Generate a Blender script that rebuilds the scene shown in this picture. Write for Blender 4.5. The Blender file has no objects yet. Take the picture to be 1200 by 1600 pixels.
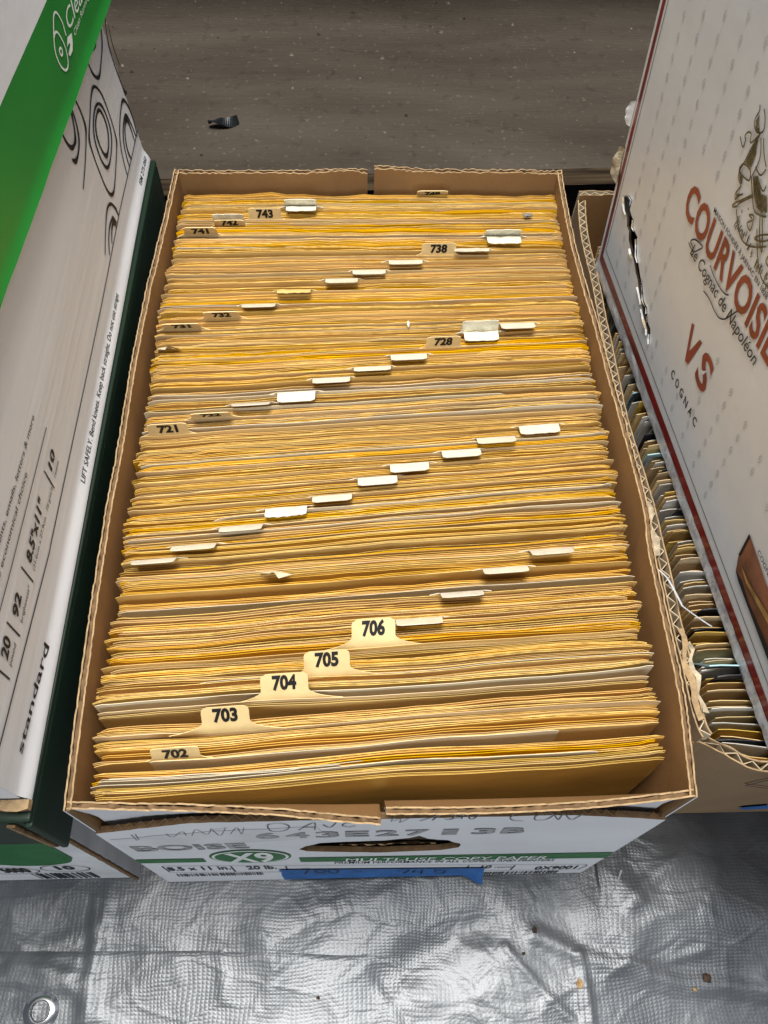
import bpy, bmesh, math, random
from mathutils import Vector, noise, Matrix, Euler

# ------------------------------------------------------------ camera, light, exposure
scene = bpy.context.scene
COL = scene.collection
cam_data = bpy.data.cameras.new('camera')
cam = bpy.data.objects.new('camera', cam_data); COL.objects.link(cam)
cam.location = (0.134250664, -0.079378715, 0.622019906)
cam.rotation_euler = (0.546028585, -0.022567025, -0.024014688)
cam_data.sensor_fit = 'VERTICAL'; cam_data.sensor_height = 36.0; cam_data.sensor_width = 27.0
cam_data.lens = 36.0 * 1275.10163 / 1600.0
cam_data.clip_start = 0.01; cam_data.clip_end = 60
scene.camera = cam
scene.render.resolution_x = 768; scene.render.resolution_y = 1024

world = bpy.data.worlds.new('World'); scene.world = world; world.use_nodes = True
bg = world.node_tree.nodes['Background']
bg.inputs['Color'].default_value = (0.80, 0.88, 1.0, 1); bg.inputs['Strength'].default_value = 0.14

def area(name, loc, target, sx, sy, power, color):
    l = bpy.data.lights.new(name, 'AREA'); l.shape = 'RECTANGLE'; l.size = sx; l.size_y = sy
    l.energy = power; l.color = color
    o = bpy.data.objects.new(name, l); COL.objects.link(o); o.location = loc
    d = Vector(target) - Vector(loc); o.rotation_euler = d.to_track_quat('-Z', 'Y').to_euler()
    return o
area('overhead_lamp', (0.06, 0.20, 2.0), (0.12, 0.16, 0.2), 0.8, 0.6, 57, (1.0, 0.972, 0.92))
area('sheen_lamp', (1.0, 0.10, 2.2), (0.25, 0.0, 0.1), 0.9, 0.7, 6.5, (0.88, 0.94, 1.0))  # added lamp that gives the right of the tarp its sheen
area('doorway_lamp', (0.0, -2.3, 1.25), (0.14, 0.1, 0.15), 2.2, 0.9, 28, (0.88, 0.94, 1.0))
scene.view_settings.view_transform = 'Standard'; scene.view_settings.look = 'None'
scene.view_settings.exposure = 0.12; scene.view_settings.gamma = 1.0
scene.view_settings.use_curve_mapping = False
scene.cycles.max_bounces = 8; scene.cycles.use_denoising = True

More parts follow.
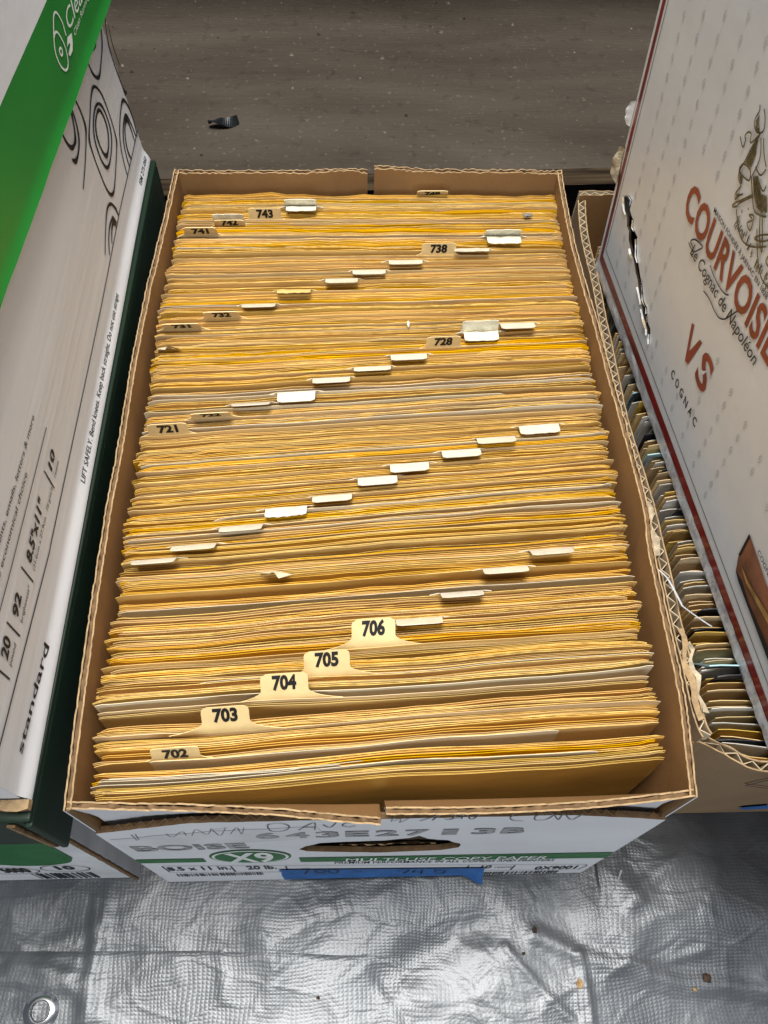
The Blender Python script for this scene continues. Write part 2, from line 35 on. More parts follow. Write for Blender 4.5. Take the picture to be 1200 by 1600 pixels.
RND = random.Random(7)
DATA = {'FA': [[-0.01255, 0.00358, 0.24], [-0.00768, 0.99997, 0.0], [-0.06453, -0.0005, 0.99792], [0.99789, 0.00766, 0.06453]], 'FC': [[0.31319, 0.38862, 0.2], [0.09392, -0.99558, 0.0], [-0.05904, -0.00557, 0.99824], [-0.99383, -0.09376, -0.05931]], 'FF': [[0.0, 0.0, 0.0], [1.0, 0.0, 0.0], [0.0, 0.0, 1.0], [0.0, -1.0, 0.0]], 'FL': [[-0.00756, 0.00362, 0.24032], [-0.00768, 0.99997, 0.0], [-0.06453, -0.0005, 0.99792], [0.99789, 0.00766, 0.06453]], 'FB': [[-0.3, 0.002, 0.0], [1.0, 0.0, 0.0], [0.0, 0.0, 1.0], [0.0, -1.0, 0.0]], 'FD': [[0.3, 0.034, 0.0], [1.0, 0.0, 0.0], [0.0, -0.06983, 0.99756], [0.0, -0.99756, -0.06983]], 'A_text': [('standard', [0.01703, 0.01246, 0.07054, 0.0074, 0.00439], 'wide'), ('20', [0.04904, 0.04302, 0.059, 0.04403, 0.00659], 'bold'), ('pound', [0.04823, 0.03855, 0.05883, 0.03815, 0.00263], 'plain'), ('92', [0.0698, 0.0423, 0.08014, 0.0431, 0.00593], 'bold'), ('brightness*', [0.06943, 0.03703, 0.08792, 0.03704, 0.00239], 'plain'), ('8.5"x11"', [0.09752, 0.04122, 0.13072, 0.04224, 0.00594], 'bold'), ('(21.6cm x 27.9cm · 75 g/m²)', [0.09632, 0.03622, 0.14265, 0.0358, 0.00236], 'plain'), ('10', [0.14935, 0.04103, 0.16032, 0.04154, 0.00517], 'bold'), ('reams', [0.14925, 0.03546, 0.15922, 0.03547, 0.00233], 'plain'), ('5000', [0.01318, 0.04554, 0.03906, 0.04598, 0.0054], 'bold'), ('sheets', [0.01143, 0.04238, 0.02719, 0.04094, 0.0025], 'plain'), ('documents, emails, letters & more', [0.07373, 0.07284, 0.16074, 0.07038, 0.00284], 'plain'), ('– the economical choice', [0.0667, 0.06588, 0.13241, 0.06412, 0.00291], 'plain'), ('LIFT SAFELY. Bend knees. Keep back straight. Do not use straps', [0.16582, 0.00504, 0.30838, 0.00629, 0.0031], 'plain'), ('ISM 275-060', [0.41819, 0.00462, 0.44825, 0.00472, 0.00274], 'plain')], 'A_lines': [[[0.04326, 0.05226], [0.04295, 0.03743]], [[0.06398, 0.05107], [0.06339, 0.03634]], [[0.09174, 0.04965], [0.09124, 0.03498]], [[0.14478, 0.04865], [0.144, 0.03424]]], 'A_thin': [[0.16508, 0.05682], [0.0825, 0.05836], [0.05723, 0.05954], [0.01382, 0.06136]], 'A_thick': [[0.45483, 0.02345], [0.40438, 0.02398], [0.3659, 0.02504], [0.29573, 0.02424], [0.26914, 0.0242], [0.11663, 0.02562], [0.11321, 0.02528], [0.00623, 0.03457]], 'A_rings': [[[0.39772, 0.08996], [0.40606, 0.08008], [0.40797, 0.06464], [0.40602, 0.051], [0.3993, 0.04639], [0.3744, 0.03921], [0.36374, 0.03932], [0.35773, 0.04707], [0.35516, 0.0656], [0.35572, 0.07812], [0.359, 0.08282], [0.3702, 0.08633], [0.38669, 0.09069], [0.39772, 0.08996]], [[0.39464, 0.08097], [0.40056, 0.07371], [0.40121, 0.06173], [0.39554, 0.05509], [0.38289, 0.05175], [0.37151, 0.05304], [0.36567, 0.06249], [0.36601, 0.07526], [0.3734, 0.0815], [0.38501, 0.08362], [0.39464, 0.08097]], [[0.39255, 0.07812], [0.39594, 0.0717], [0.39533, 0.06415], [0.38992, 0.05893], [0.38216, 0.05682], [0.37592, 0.05819], [0.37212, 0.0653], [0.37191, 0.07408], [0.37715, 0.07903], [0.38597, 0.08024], [0.39255, 0.07812]], [[0.44944, 0.02163], [0.45259, 0.03101], [0.45153, 0.04282], [0.44588, 0.0513], [0.43602, 0.05265], [0.41604, 0.04732], [0.40681, 0.03799], [0.40271, 0.0247]], [[0.44664, 0.02352], [0.44511, 0.03431], [0.44026, 0.04379], [0.42926, 0.04474], [0.41821, 0.03961], [0.4137, 0.03073], [0.41291, 0.02423]], [[0.44041, 0.02445], [0.44123, 0.03367], [0.43866, 0.0417], [0.43009, 0.04185], [0.42241, 0.03674], [0.41996, 0.02957], [0.422, 0.0232]], [[0.45295, 0.1096], [0.45063, 0.10031], [0.44083, 0.09243], [0.42594, 0.08875], [0.41489, 0.08709], [0.40852, 0.08897], [0.4036, 0.09442], [0.40211, 0.10117], [0.40068, 0.11023], [0.40313, 0.11933], [0.42144, 0.12054]], [[0.4418, 0.115], [0.44136, 0.10646], [0.42977, 0.09983], [0.42171, 0.09974], [0.41643, 0.10269], [0.41296, 0.1078], [0.41192, 0.11275]], [[0.43659, 0.11642], [0.43791, 0.10953], [0.43334, 0.10561], [0.42852, 0.10463], [0.42226, 0.10713], [0.41746, 0.11161]], [[0.46476, 0.0975], [0.45794, 0.09248], [0.45191, 0.08358], [0.45084, 0.07016], [0.45263, 0.0574], [0.45382, 0.05185], [0.45776, 0.04974]], [[0.46436, 0.09107], [0.45983, 0.08056], [0.46098, 0.06643]], [[0.35762, 0.11057], [0.36075, 0.10037], [0.35994, 0.09035], [0.35422, 0.08605], [0.33818, 0.08068], [0.32036, 0.0762]], [[0.34964, 0.11179], [0.34869, 0.10165], [0.34348, 0.09332], [0.33464, 0.09003], [0.32565, 0.09031], [0.32143, 0.09426]], [[0.3476, 0.11245], [0.34628, 0.10449], [0.33875, 0.09652], [0.33236, 0.09562], [0.32701, 0.09774], [0.32399, 0.10332], [0.32335, 0.11071]], [[0.36089, 0.0252], [0.36031, 0.03147], [0.35499, 0.03891], [0.34599, 0.042], [0.3334, 0.03937], [0.31525, 0.0327]], [[0.35298, 0.02575], [0.35146, 0.02982], [0.34845, 0.03276], [0.33953, 0.03432], [0.33044, 0.03204], [0.322, 0.02677]], [[0.34959, 0.02603], [0.34918, 0.0297], [0.34184, 0.03076], [0.33265, 0.02681]]], 'lid_low': [[0.43305, 0.11052], [0.17785, 0.12831]], 'lid_green_top': [[0.35766, 0.15945], [0.25584, 0.16558]], 'lid_strokes': [[[0.36467, 0.1378], [0.36517, 0.1406], [0.36625, 0.14334], [0.36466, 0.14852], [0.36199, 0.15134], [0.3575, 0.1517], [0.35182, 0.14937], [0.34525, 0.14593], [0.34075, 0.14189], [0.34039, 0.13597], [0.34415, 0.13104], [0.34934, 0.12963], [0.35355, 0.13123], [0.35661, 0.13521], [0.35642, 0.14035], [0.3546, 0.14464], [0.35237, 0.1465], [0.34932, 0.14696], [0.34741, 0.14664]], [[0.35038, 0.13936], [0.34772, 0.1399], [0.34638, 0.13871], [0.34715, 0.13715], [0.34927, 0.13679], [0.35091, 0.13784], [0.35038, 0.13936]]], 'lid_leaf': [[0.36536, 0.13659], [0.37398, 0.13429], [0.37027, 0.13104], [0.36506, 0.12932], [0.35886, 0.13011], [0.35755, 0.13183], [0.36539, 0.1326], [0.36498, 0.13396], [0.35968, 0.13463]], 'lid_text': [('Clean', [0.37228, 0.13634, 0.42019, 0.13222, 0.00896], 'plain'), ('Clean Running', [0.3774, 0.13059, 0.42205, 0.12886, 0.00298], 'plain')], 'C_len': 0.3575104876123153, 'C_courv': [[0.09761, 0.12891], [0.20661, 0.13697], [0.18001, 0.15297], [0.18131, 0.13519]], 'C_text': [('MAISON FONDÉE À JARNAC EN 1828', [0.1268, 0.15152, 0.19534, 0.15742, 0.00258], 'cond'), ('Le Cognac de Napoléon', [0.1198, 0.11833, 0.20977, 0.12786, 0.00764], 'script')], 'C_vs': [[0.14619, 0.09217], [0.14926, 0.09358], [0.15436, 0.0778], [0.1594, 0.09279], [0.16276, 0.09374], [0.15827, 0.07129], [0.15408, 0.06972]], 'C_s': [[0.18094, 0.09204], [0.17949, 0.08927], [0.17714, 0.09311], [0.17286, 0.09369], [0.16878, 0.0914], [0.16864, 0.08809], [0.17189, 0.08809], [0.17719, 0.08772], [0.18172, 0.08373], [0.18299, 0.07957], [0.1812, 0.07471], [0.17587, 0.07199], [0.17069, 0.07263], [0.16778, 0.07576]], 'C_cognac': [0.146, 0.04763, 0.19168, 0.05177, 0.00629], 'C_swash': [[[0.14567, 0.11555], [0.15328, 0.11727], [0.16228, 0.1173], [0.16824, 0.11847], [0.173, 0.1225], [0.17609, 0.128], [0.17952, 0.13453]], [[0.14252, 0.1305], [0.14887, 0.12946], [0.15736, 0.12977], [0.16432, 0.13144], [0.16775, 0.13398]], [[0.11431, 0.12138], [0.11829, 0.12133], [0.12257, 0.12197], [0.12621, 0.12628], [0.12937, 0.13091], [0.12615, 0.13037], [0.11932, 0.12755], [0.11612, 0.12369], [0.11952, 0.12317], [0.12296, 0.12154], [0.12207, 0.11936]]], 'C_stripe_low': [[[0.00349, 0.01287], [0.21105, 0.00914], [0.34517, 0.01207]]], 'C_stripe_w': [[0.2163, 0.01753], [0.21131, 0.00954], [0.2211, 0.02521]], 'C_side': [[0.00171, 0.14769], [-0.00282, 0.145], [0.00615, 0.15033]], 'C_lat': [[0.05486, 0.17709], [0.04439, 0.16586], [0.0429, 0.18723], [0.06531, 0.1888]], 'C_emblem': [[[0.13245, 0.2128], [0.13386, 0.21077], [0.13304, 0.20578], [0.13689, 0.20327], [0.14138, 0.20526], [0.14246, 0.20798], [0.1402, 0.21143], [0.13675, 0.21358]], [[0.1264, 0.19337], [0.12792, 0.19254], [0.13179, 0.19146], [0.13165, 0.19508], [0.12999, 0.19606], [0.13135, 0.1988], [0.13424, 0.19996], [0.13561, 0.19726], [0.13752, 0.19804], [0.1413, 0.20471]], [[0.14114, 0.20359], [0.13876, 0.1968], [0.13745, 0.18787], [0.13623, 0.18201], [0.1384, 0.1791], [0.14198, 0.17836], [0.14015, 0.17294], [0.14171, 0.17061], [0.14319, 0.17352], [0.14619, 0.17698]], [[0.13728, 0.18665], [0.13623, 0.18201], [0.14638, 0.18447], [0.14439, 0.18851], [0.13728, 0.18665]], [[0.14119, 0.16664], [0.14311, 0.16993], [0.14524, 0.17218], [0.15318, 0.18178]], [[0.14152, 0.1663], [0.14525, 0.16924], [0.14654, 0.17232], [0.15404, 0.1816]], [[0.14675, 0.1875], [0.15031, 0.18464], [0.15324, 0.18239], [0.15988, 0.17849], [0.16664, 0.18105], [0.17018, 0.18333]], [[0.1483, 0.18865], [0.15185, 0.1858], [0.15744, 0.18226], [0.16337, 0.18297], [0.16829, 0.18518]], [[0.1455, 0.16825], [0.15309, 0.16351], [0.15913, 0.16179], [0.16536, 0.1634], [0.17196, 0.16786], [0.17925, 0.17445]], [[0.16555, 0.18017], [0.17193, 0.17323], [0.17789, 0.16998], [0.17407, 0.17504], [0.167, 0.18134]], [[0.15028, 0.17144], [0.15142, 0.17028]], [[0.15653, 0.16543], [0.15753, 0.16413]], [[0.1693, 0.17278], [0.17008, 0.17107]], [[0.16366, 0.16623], [0.16475, 0.16472]], [[0.15434, 0.17583], [0.1553, 0.17514]], [[0.15738, 0.17417], [0.16128, 0.1744], [0.15845, 0.17032], [0.16303, 0.16992], [0.16144, 0.17628], [0.15738, 0.17417]], [[0.14291, 0.20376], [0.14743, 0.19867], [0.14825, 0.19399], [0.14753, 0.18808]], [[0.14481, 0.20505], [0.15006, 0.20052], [0.15522, 0.19797]], [[0.14734, 0.19227], [0.15363, 0.19257], [0.15584, 0.19736]], [[0.15097, 0.18734], [0.15916, 0.18582], [0.16542, 0.18736]], [[0.15199, 0.19028], [0.1598, 0.18906], [0.16079, 0.19252]]], 'C_emb_fill': [[[0.14036, 0.20178], [0.13891, 0.19665], [0.13776, 0.18798], [0.1436, 0.18929], [0.14359, 0.19597]], [[0.13374, 0.20573], [0.13674, 0.20342], [0.13969, 0.20438], [0.13444, 0.20917]], [[0.1363, 0.1815], [0.13881, 0.1794], [0.14206, 0.17899], [0.14038, 0.18169]], [[0.14031, 0.17277], [0.14163, 0.17084], [0.14344, 0.174], [0.14417, 0.17543]], [[0.14855, 0.18773], [0.15305, 0.18393], [0.16042, 0.18063], [0.16496, 0.1814], [0.16892, 0.18457], [0.1639, 0.18948], [0.15927, 0.18701], [0.15137, 0.1909]]], 'C_axis': [0.17322, 0.17431], 'C_gash': [[0.01765, 0.07598], [0.02428, 0.08263], [0.03051, 0.08364], [0.0331, 0.07645], [0.04015, 0.07588], [0.04268, 0.07166], [0.05222, 0.07248], [0.05655, 0.07058], [0.05857, 0.06259], [0.06623, 0.06116], [0.07098, 0.05712], [0.07961, 0.05501], [0.08492, 0.04977], [0.0946, 0.05059], [0.09792, 0.04511], [0.10577, 0.04426], [0.11009, 0.03607], [0.1068, 0.03623], [0.09712, 0.0407], [0.08803, 0.04225], [0.08138, 0.04633], [0.07557, 0.04772], [0.06917, 0.05205], [0.06277, 0.05297], [0.05447, 0.05731], [0.04632, 0.05851], [0.04117, 0.06069], [0.03859, 0.06505], [0.03277, 0.06508], [0.031, 0.06845], [0.02357, 0.07043]], 'C_bottle': [[[0.26672, 0.06465], [0.26893, 0.04605], [0.27351, 0.03706], [0.27968, 0.03527], [0.32183, 0.03491], [0.36983, 0.03901], [0.36631, 0.0687], [0.2947, 0.06147]], [[0.2735, 0.03703], [0.27986, 0.03535], [0.32183, 0.03487], [0.36194, 0.03744], [0.36017, 0.04337], [0.31668, 0.03991], [0.29224, 0.03768], [0.28124, 0.03958]], [[0.27527, 0.04467], [0.28429, 0.04293], [0.30788, 0.04852], [0.32873, 0.05444], [0.32778, 0.05831], [0.30421, 0.05211], [0.28348, 0.04555], [0.27869, 0.04582]], [[0.2667, 0.06462], [0.26893, 0.04603], [0.27051, 0.04817], [0.26866, 0.06407]]], 'C_mini': [0.27809, 0.06636, 0.29235, 0.06889, 0.00287], 'C_tearflap': [[-0.01549, 0.08708], [-0.00614, 0.12339]], 'F_text': [('BOISE', [0.00754, 0.07231, 0.13315, 0.15209], 'bold', 'grey'), ('643E2713B', [0.07917, 0.21982, 0.16202, 0.17915], 'bold', 'stamp'), ('X9', [0.05408, 0.0828, 0.08842, 0.12166], 'bold', 'white'), ('MULTI-USE COPY PAPER', [0.12361, 0.25001, 0.07618, 0.09161], 'plain', 'white'), ('PREMIUM PERFORMANCE IN ALL COPIERS AND PRINTERS', [0.11753, 0.25732, 0.06227, 0.07151], 'plain', 'black'), ('8.5 x 11 in.', [0.01212, 0.05127, 0.05439, 0.06769], 'bold', 'black'), ('20 lb.', [0.06159, 0.08027, 0.05234, 0.06576], 'bold', 'black'), ('10', [0.21342, 0.22052, 0.03359, 0.04513], 'bold', 'black'), ('reams', [0.22306, 0.23448, 0.03398, 0.0398], 'plain', 'black'), ('0X9001', [0.2514, 0.27978, 0.02221, 0.03507], 'bold', 'black')], 'F_hand': [[[0.08883, 0.19975], [0.08882, 0.18397], [0.09491, 0.18329], [0.09877, 0.19353], [0.09551, 0.20258], [0.08883, 0.19975]], [[0.10274, 0.18513], [0.1113, 0.20243], [0.11089, 0.18423]], [[0.10567, 0.19121], [0.11151, 0.19057]], [[0.11552, 0.19691], [0.11878, 0.18978], [0.12215, 0.20129]], [[0.13152, 0.19261], [0.12794, 0.18985], [0.12498, 0.19435], [0.12709, 0.19976], [0.12958, 0.1995]], [[0.01782, 0.181], [0.01727, 0.16555]], [[0.02019, 0.18239], [0.01856, 0.16658]], [[0.03533, 0.18177], [0.03719, 0.1731], [0.04433, 0.18623], [0.04473, 0.17621]], [[0.04737, 0.17478], [0.0522, 0.19072], [0.05573, 0.17833], [0.06002, 0.19251]], [[0.0601, 0.18985], [0.06183, 0.17424], [0.06714, 0.19331]], [[0.05911, 0.18996], [0.06877, 0.19418]], [[0.06756, 0.17809], [0.07271, 0.19375], [0.07317, 0.17745], [0.07617, 0.19337]], [[0.15076, 0.21503], [0.14912, 0.20176], [0.15355, 0.20678], [0.15354, 0.19852], [0.15826, 0.21059]], [[0.16314, 0.20141], [0.16998, 0.21311], [0.17131, 0.22324]], [[0.16914, 0.20244], [0.1728, 0.21802]], [[0.17502, 0.20457], [0.17835, 0.20423], [0.17963, 0.21372], [0.17745, 0.21393]], [[0.17623, 0.20336], [0.18334, 0.20912], [0.1817, 0.21455], [0.17927, 0.21738]], [[0.18324, 0.20482], [0.18397, 0.21846], [0.18838, 0.20321], [0.19217, 0.21868]], [[0.20855, 0.22316], [0.20719, 0.20671], [0.20962, 0.19826], [0.21504, 0.19603]], [[0.22438, 0.2145], [0.21958, 0.20814], [0.22084, 0.19822], [0.22588, 0.19826], [0.22767, 0.20893], [0.22438, 0.2145]], [[0.22801, 0.20996], [0.23253, 0.19757], [0.23214, 0.21217], [0.2391, 0.1969], [0.24197, 0.2112]]], 'F_tape_hand': [[[0.09564, 0.05132], [0.10014, 0.05063], [0.09666, 0.03399]], [[0.10397, 0.04442], [0.10754, 0.04951], [0.11061, 0.0434], [0.10775, 0.03518], [0.10397, 0.04442]], [[0.11228, 0.04314], [0.11579, 0.04825], [0.11938, 0.04205], [0.1162, 0.03386], [0.11228, 0.04314]], [[0.12819, 0.0407], [0.13493, 0.03966]], [[0.15779, 0.03903], [0.16535, 0.04073], [0.16257, 0.02662]], [[0.17047, 0.03995], [0.16879, 0.03155], [0.17617, 0.03041]], [[0.17475, 0.0393], [0.17455, 0.02175]], [[0.19199, 0.03668], [0.18464, 0.0378], [0.18379, 0.03216], [0.18989, 0.03122], [0.1889, 0.02251], [0.18271, 0.02347]]], 'F_tape': [0.07929, 0.21807, 0.00396, 0.05296], 'F_band': [0.03301, 0.26256, 0.06908, 0.09111], 'F_band_left': [0.03301, 0.26256, 0.08305, 0.09912], 'F_oval': [0.0453, 0.09306, 0.08078, 0.12912], 'F_frame': [0.00899, 0.28842, 0.02567, 0.04282], 'F_div': [0.05273, 0.08371, 0.23448, 0.24724], 'F_bars': [0.00806, 0.07538, 0.0273, 0.03753], 'F_bars2': [0.22412, 0.28116, 0.00208, 0.01323], 'F_hole': [[0.09885, 0.12446], [0.10344, 0.13448], [0.11171, 0.14367], [0.12583, 0.14594], [0.14687, 0.14734], [0.16062, 0.15347], [0.16547, 0.15954], [0.17057, 0.15037], [0.18234, 0.14406], [0.19033, 0.13194], [0.19052, 0.11919], [0.1815, 0.11154], [0.17033, 0.10963], [0.14779, 0.10693], [0.1178, 0.11317], [0.10317, 0.11733]], 'F_top': [[-0.00203, 0.18167], [0.05245, 0.20403], [0.09978, 0.21606], [0.14655, 0.22742], [0.17529, 0.2225], [0.21263, 0.21668], [0.23888, 0.20963], [0.28635, 0.19397]], 'B_text': [('5000', [0.20158, 0.21921, 0.03705, 0.05339], 'bold', 'black'), ('10', [0.23831, 0.24994, 0.04495, 0.05752], 'bold', 'black')], 'B_oval': [[0.18996, 0.22466, 0.03031, 0.05685], [0.22853, 0.25888, 0.03652, 0.06338]], 'B_bars': [0.19486, 0.25785, 0.00157, 0.02417], 'B_droop': [[0.21021, 0.0703], [0.22002, 0.06481], [0.23554, 0.06381], [0.24929, 0.06974], [0.25569, 0.07661], [0.26077, 0.09092]], 'B_lidlow': [[-0.00801, -0.0111, 0.18]], 'D_lines': [[[0.05154, 0.18218], [0.04827, 0.15959], [0.0527, 0.15687], [0.06614, 0.14968]]], 'D_blue': [[0.09395, 0.04092], [0.09435, 0.05056], [0.1058, 0.06139], [0.11654, 0.03749], [0.10222, 0.03301]], 'dividers': [[702, 'front', 0.0458, 0.0248, 0.023, -16.0, 0.2, -20], [703, 'front', 0.0697, 0.0371, 0.0228, -28.0, 0.0, -34], [704, 'front', 0.0973, 0.0507, 0.0233, -33.0, 0.2, -37], [705, 'front', 0.118, 0.0637, 0.0228, -32.0, 0.2, -36], [706, 'front', 0.1416, 0.0792, 0.0223, -39.0, 0.0, -39], [707, 'back', 0.1658, 0.0954, 0.0245, 44.0, 0.2, 12], [708, 'back', 0.1894, 0.1105, 0.0229, 41.0, 0.2, 9], [709, 'back', 0.2143, 0.1257, 0.0248, 46.0, 0.3, 11], [710, 'back', 0.241, 0.1371, 0.0238, 46.0, 0.1, 10], [711, 'back', 0.0236, 0.1328, 0.023, 42.0, 0.2, 8], [712, 'back', 0.044, 0.1422, 0.024, 46.0, 0.2, 10], [713, 'back', 0.069, 0.1543, 0.0237, 48.0, 0.0, 10], [714, 'back', 0.0934, 0.1663, 0.0234, 70.0, 0.1, 20], [715, 'back', 0.1195, 0.1739, 0.0226, 55.0, 0.2, 12], [716, 'back', 0.1457, 0.1856, 0.0229, 64.0, 0.2, 16], [717, 'back', 0.1647, 0.1955, 0.0228, 66.0, 0.1, 16], [718, 'back', 0.196, 0.2055, 0.0232, 63.0, 0.1, 14], [719, 'back', 0.2177, 0.2144, 0.0235, 58.0, 0.2, 11], [720, 'back', 0.2451, 0.2239, 0.0246, 74.0, 0.1, 18], [721, 'front', 0.0212, 0.2187, 0.0234, 1.0, 0.2, -18], [722, 'front', 0.0457, 0.2307, 0.0234, 26.0, 0.2, -6], [723, 'back', 0.0694, 0.2415, 0.0233, 48.0, 0.2, 5], [724, 'back', 0.0967, 0.2495, 0.0232, 82.0, 0.1, 20], [725, 'back', 0.1182, 0.2613, 0.0235, 60.0, 0.2, 10], [726, 'back', 0.1441, 0.2702, 0.0234, 57.0, 0.1, 8], [727, 'back', 0.1677, 0.281, 0.0233, 65.0, 0.2, 11], [728, 'front', 0.1904, 0.2876, 0.0222, 4.0, 0.2, -18], [729, 'sad', 0.2155, 0.3011, 0.0243, 1.0, 0.1, -19], [730, 'back', 0.241, 0.3085, 0.0228, 67.0, 0.1, 11], [731, 'front', 0.0205, 0.3038, 0.0238, 28.0, 0.2, -8], [732, 'front', 0.0456, 0.3141, 0.0233, 24.0, 0.0, -10], [733, 'back', 0.0693, 0.3264, 0.0223, 58.0, 0.1, 6], [734, 'back', 0.0921, 0.3391, 0.0227, 61.0, 0.0, 7], [735, 'back', 0.1244, 0.3502, 0.0221, 64.0, 0.0, 8], [736, 'back', 0.1433, 0.359, 0.0228, 65.0, 0.1, 8], [737, 'back', 0.1689, 0.3687, 0.0235, 65.0, 0.2, 8], [738, 'front', 0.1926, 0.3752, 0.0241, 1.0, 0.0, -20], [739, 'back', 0.216, 0.3806, 0.0248, 62.0, 0.0, 6], [740, 'sad', 0.2399, 0.3947, 0.0261, 27.0, 0.1, -10.5], [741, 'front', 0.0243, 0.3901, 0.0231, 23.0, 0.1, -12], [742, 'sad', 0.0432, 0.4071, 0.0221, 14.0, 0.0, -16], [743, 'front', 0.0689, 0.4114, 0.0232, 2.0, 0.1, -20], [744, 'sad', 0.094, 0.4256, 0.0235, 24.0, 0.1, -12.4], [748, 'front', 0.1919, 0.442, 0.0232, 31.0, 0.1, -9.5]], 'creases': [([[0.25176, -0.03941], [0.27854, -0.05154], [0.31986, -0.06379], [0.34437, -0.07067], [0.36984, -0.07237], [0.4032, -0.07683]], 0.004, 0.006), ([[0.14868, -0.0635], [0.17045, -0.05096], [0.19256, -0.04194], [0.21968, -0.03088]], -0.006, 0.012), ([[0.32079, -0.02316], [0.37092, -0.03026], [0.41368, -0.03834]], 0.008, 0.02), ([[0.29008, -0.00411], [0.2918, -0.01647], [0.29464, -0.03254], [0.31685, -0.04475]], 0.004, 0.012), ([[0.28071, -0.05159], [0.28219, -0.07031], [0.28307, -0.09189]], 0.003, 0.003), ([[0.27637, -0.05149], [0.27766, -0.07203], [0.27765, -0.09176]], 0.002, 0.002), ([[-0.04095, -0.00119], [-0.04194, -0.02895], [-0.04205, -0.05536], [-0.04158, -0.08399]], 0.004, 0.004), ([[-0.04849, -0.00911], [-0.0454, -0.05528], [-0.04688, -0.08386]], 0.003, 0.003), ([[-0.11398, -0.0077], [-0.08821, -0.00625], [-0.05845, -0.00163], [-0.02782, -0.00065]], 0.006, 0.01), ([[-0.09638, -0.05041], [-0.07506, -0.05275], [-0.04899, -0.05886]], 0.003, 0.004), ([[-0.10316, -0.05759], [-0.07783, -0.06001], [-0.05223, -0.06424]], 0.003, 0.004), ([[0.0399, -0.04608], [0.04192, -0.06099], [0.04194, -0.07187]], 0.002, 0.002), ([[0.01009, -0.0454], [0.01253, -0.06031]], 0.0015, 0.002), ([[0.07154, -0.0392], [0.09262, -0.02413], [0.12326, -0.01282], [0.14998, -0.00935]], 0.007, 0.02), ([[0.3126, -0.05612], [0.32488, -0.06017], [0.366, -0.05163]], 0.002, 0.003), ([[0.13602, -0.05951], [0.14841, -0.07441], [0.15634, -0.08881]], 0.002, 0.004), ([[0.2313, -0.04665], [0.25027, -0.06955], [0.27264, -0.09164]], 0.002, 0.003), ([[0.38339, 0.02388], [0.32941, -0.0132], [0.32101, -0.02196]], 0.003, 0.006), ([[0.35725, 0.01138], [0.38467, -0.01026], [0.4167, -0.02727]], 0.008, 0.025)], 'seam': [[-0.10679, -0.04084], [0.02051, -0.04337], [0.14902, -0.04933]], 'seam2': [[0.14902, -0.04933], [0.23504, -0.05244], [0.28259, -0.05353]], 'grommet': [-0.07266, -0.07624], 'bits': [[0.25209, -0.03669], [0.24302, -0.05073], [0.2781, -0.06911], [0.36357, -0.06779], [0.35392, -0.0742], [0.1053, -0.07302]], 'streak': [[0.31805, -0.00053], [0.30685, -0.01271], [0.29553, -0.03256]], 'scraps': [[0.01354, 0.29026, 0.225], [0.08885, 0.12677, 0.225], [0.261, 0.41535, 0.225], [0.16861, 0.3068, 0.225]], 'board_black': [[-0.01694, 0.70671], [-0.0004, 0.70687], [0.01306, 0.71359]], 'strand': [[0.30382, 0.13786, 0.212], [0.31022, 0.1275, 0.212], [0.31729, 0.10948, 0.212], [0.33144, 0.09771, 0.212]], 'Dbits': [[0.32838, 0.16318], [0.33312, 0.12033], [0.33028, 0.05757], [0.32936, 0.06836], [0.32764, 0.25662], [0.32146, 0.20778]], 'rimL': [[-0.00034, 5e-05], [-0.00145, 0.02614], [-0.00308, 0.06232], [-0.0044, 0.1136], [-0.00545, 0.15747], [-0.00502, 0.19535], [-0.00529, 0.23376], [-0.00564, 0.27452], [-0.00491, 0.32656], [-0.00274, 0.3676], [0.00053, 0.45359]], 'rimR': [[0.29031, 0.00032], [0.29481, 0.04258], [0.29546, 0.07562], [0.29542, 0.10372], [0.29573, 0.13386], [0.29748, 0.15561], [0.29613, 0.2059], [0.29418, 0.24105], [0.29233, 0.29055], [0.28845, 0.36561], [0.28848, 0.42977], [0.28958, 0.45488]], 'Drim': [[0.31301, 0.0373], [0.31108, 0.04683], [0.31078, 0.0723], [0.31032, 0.09938], [0.31061, 0.14377], [0.31009, 0.18301], [0.30614, 0.2443], [0.30616, 0.28696], [0.30724, 0.36323], [0.30732, 0.42814], [0.31116, 0.46577]], 'Dfront': [[0.31639, 0.03724], [0.32015, 0.03098], [0.32703, 0.02482], [0.33427, 0.02047], [0.34305, 0.01902]]}
# ------------------------------------------------------------ helpers
def V(*a): return Vector(a)
def smooth(a, b, x):
    t = min(1, max(0, (x - a) / (b - a))); return t * t * (3 - 2 * t)
def lerp(a, b, t): return a + (b - a) * t
def interp(tab, x):
    if x <= tab[0][0]: return tab[0][1]
    for (a, b), (c, d) in zip(tab, tab[1:]):
        if x <= c: return b + (d - b) * (x - a) / (c - a)
    return tab[-1][1]
def n1(x, seed): return noise.noise(Vector((x, seed * 7.31, seed * 3.17 + 0.5)))

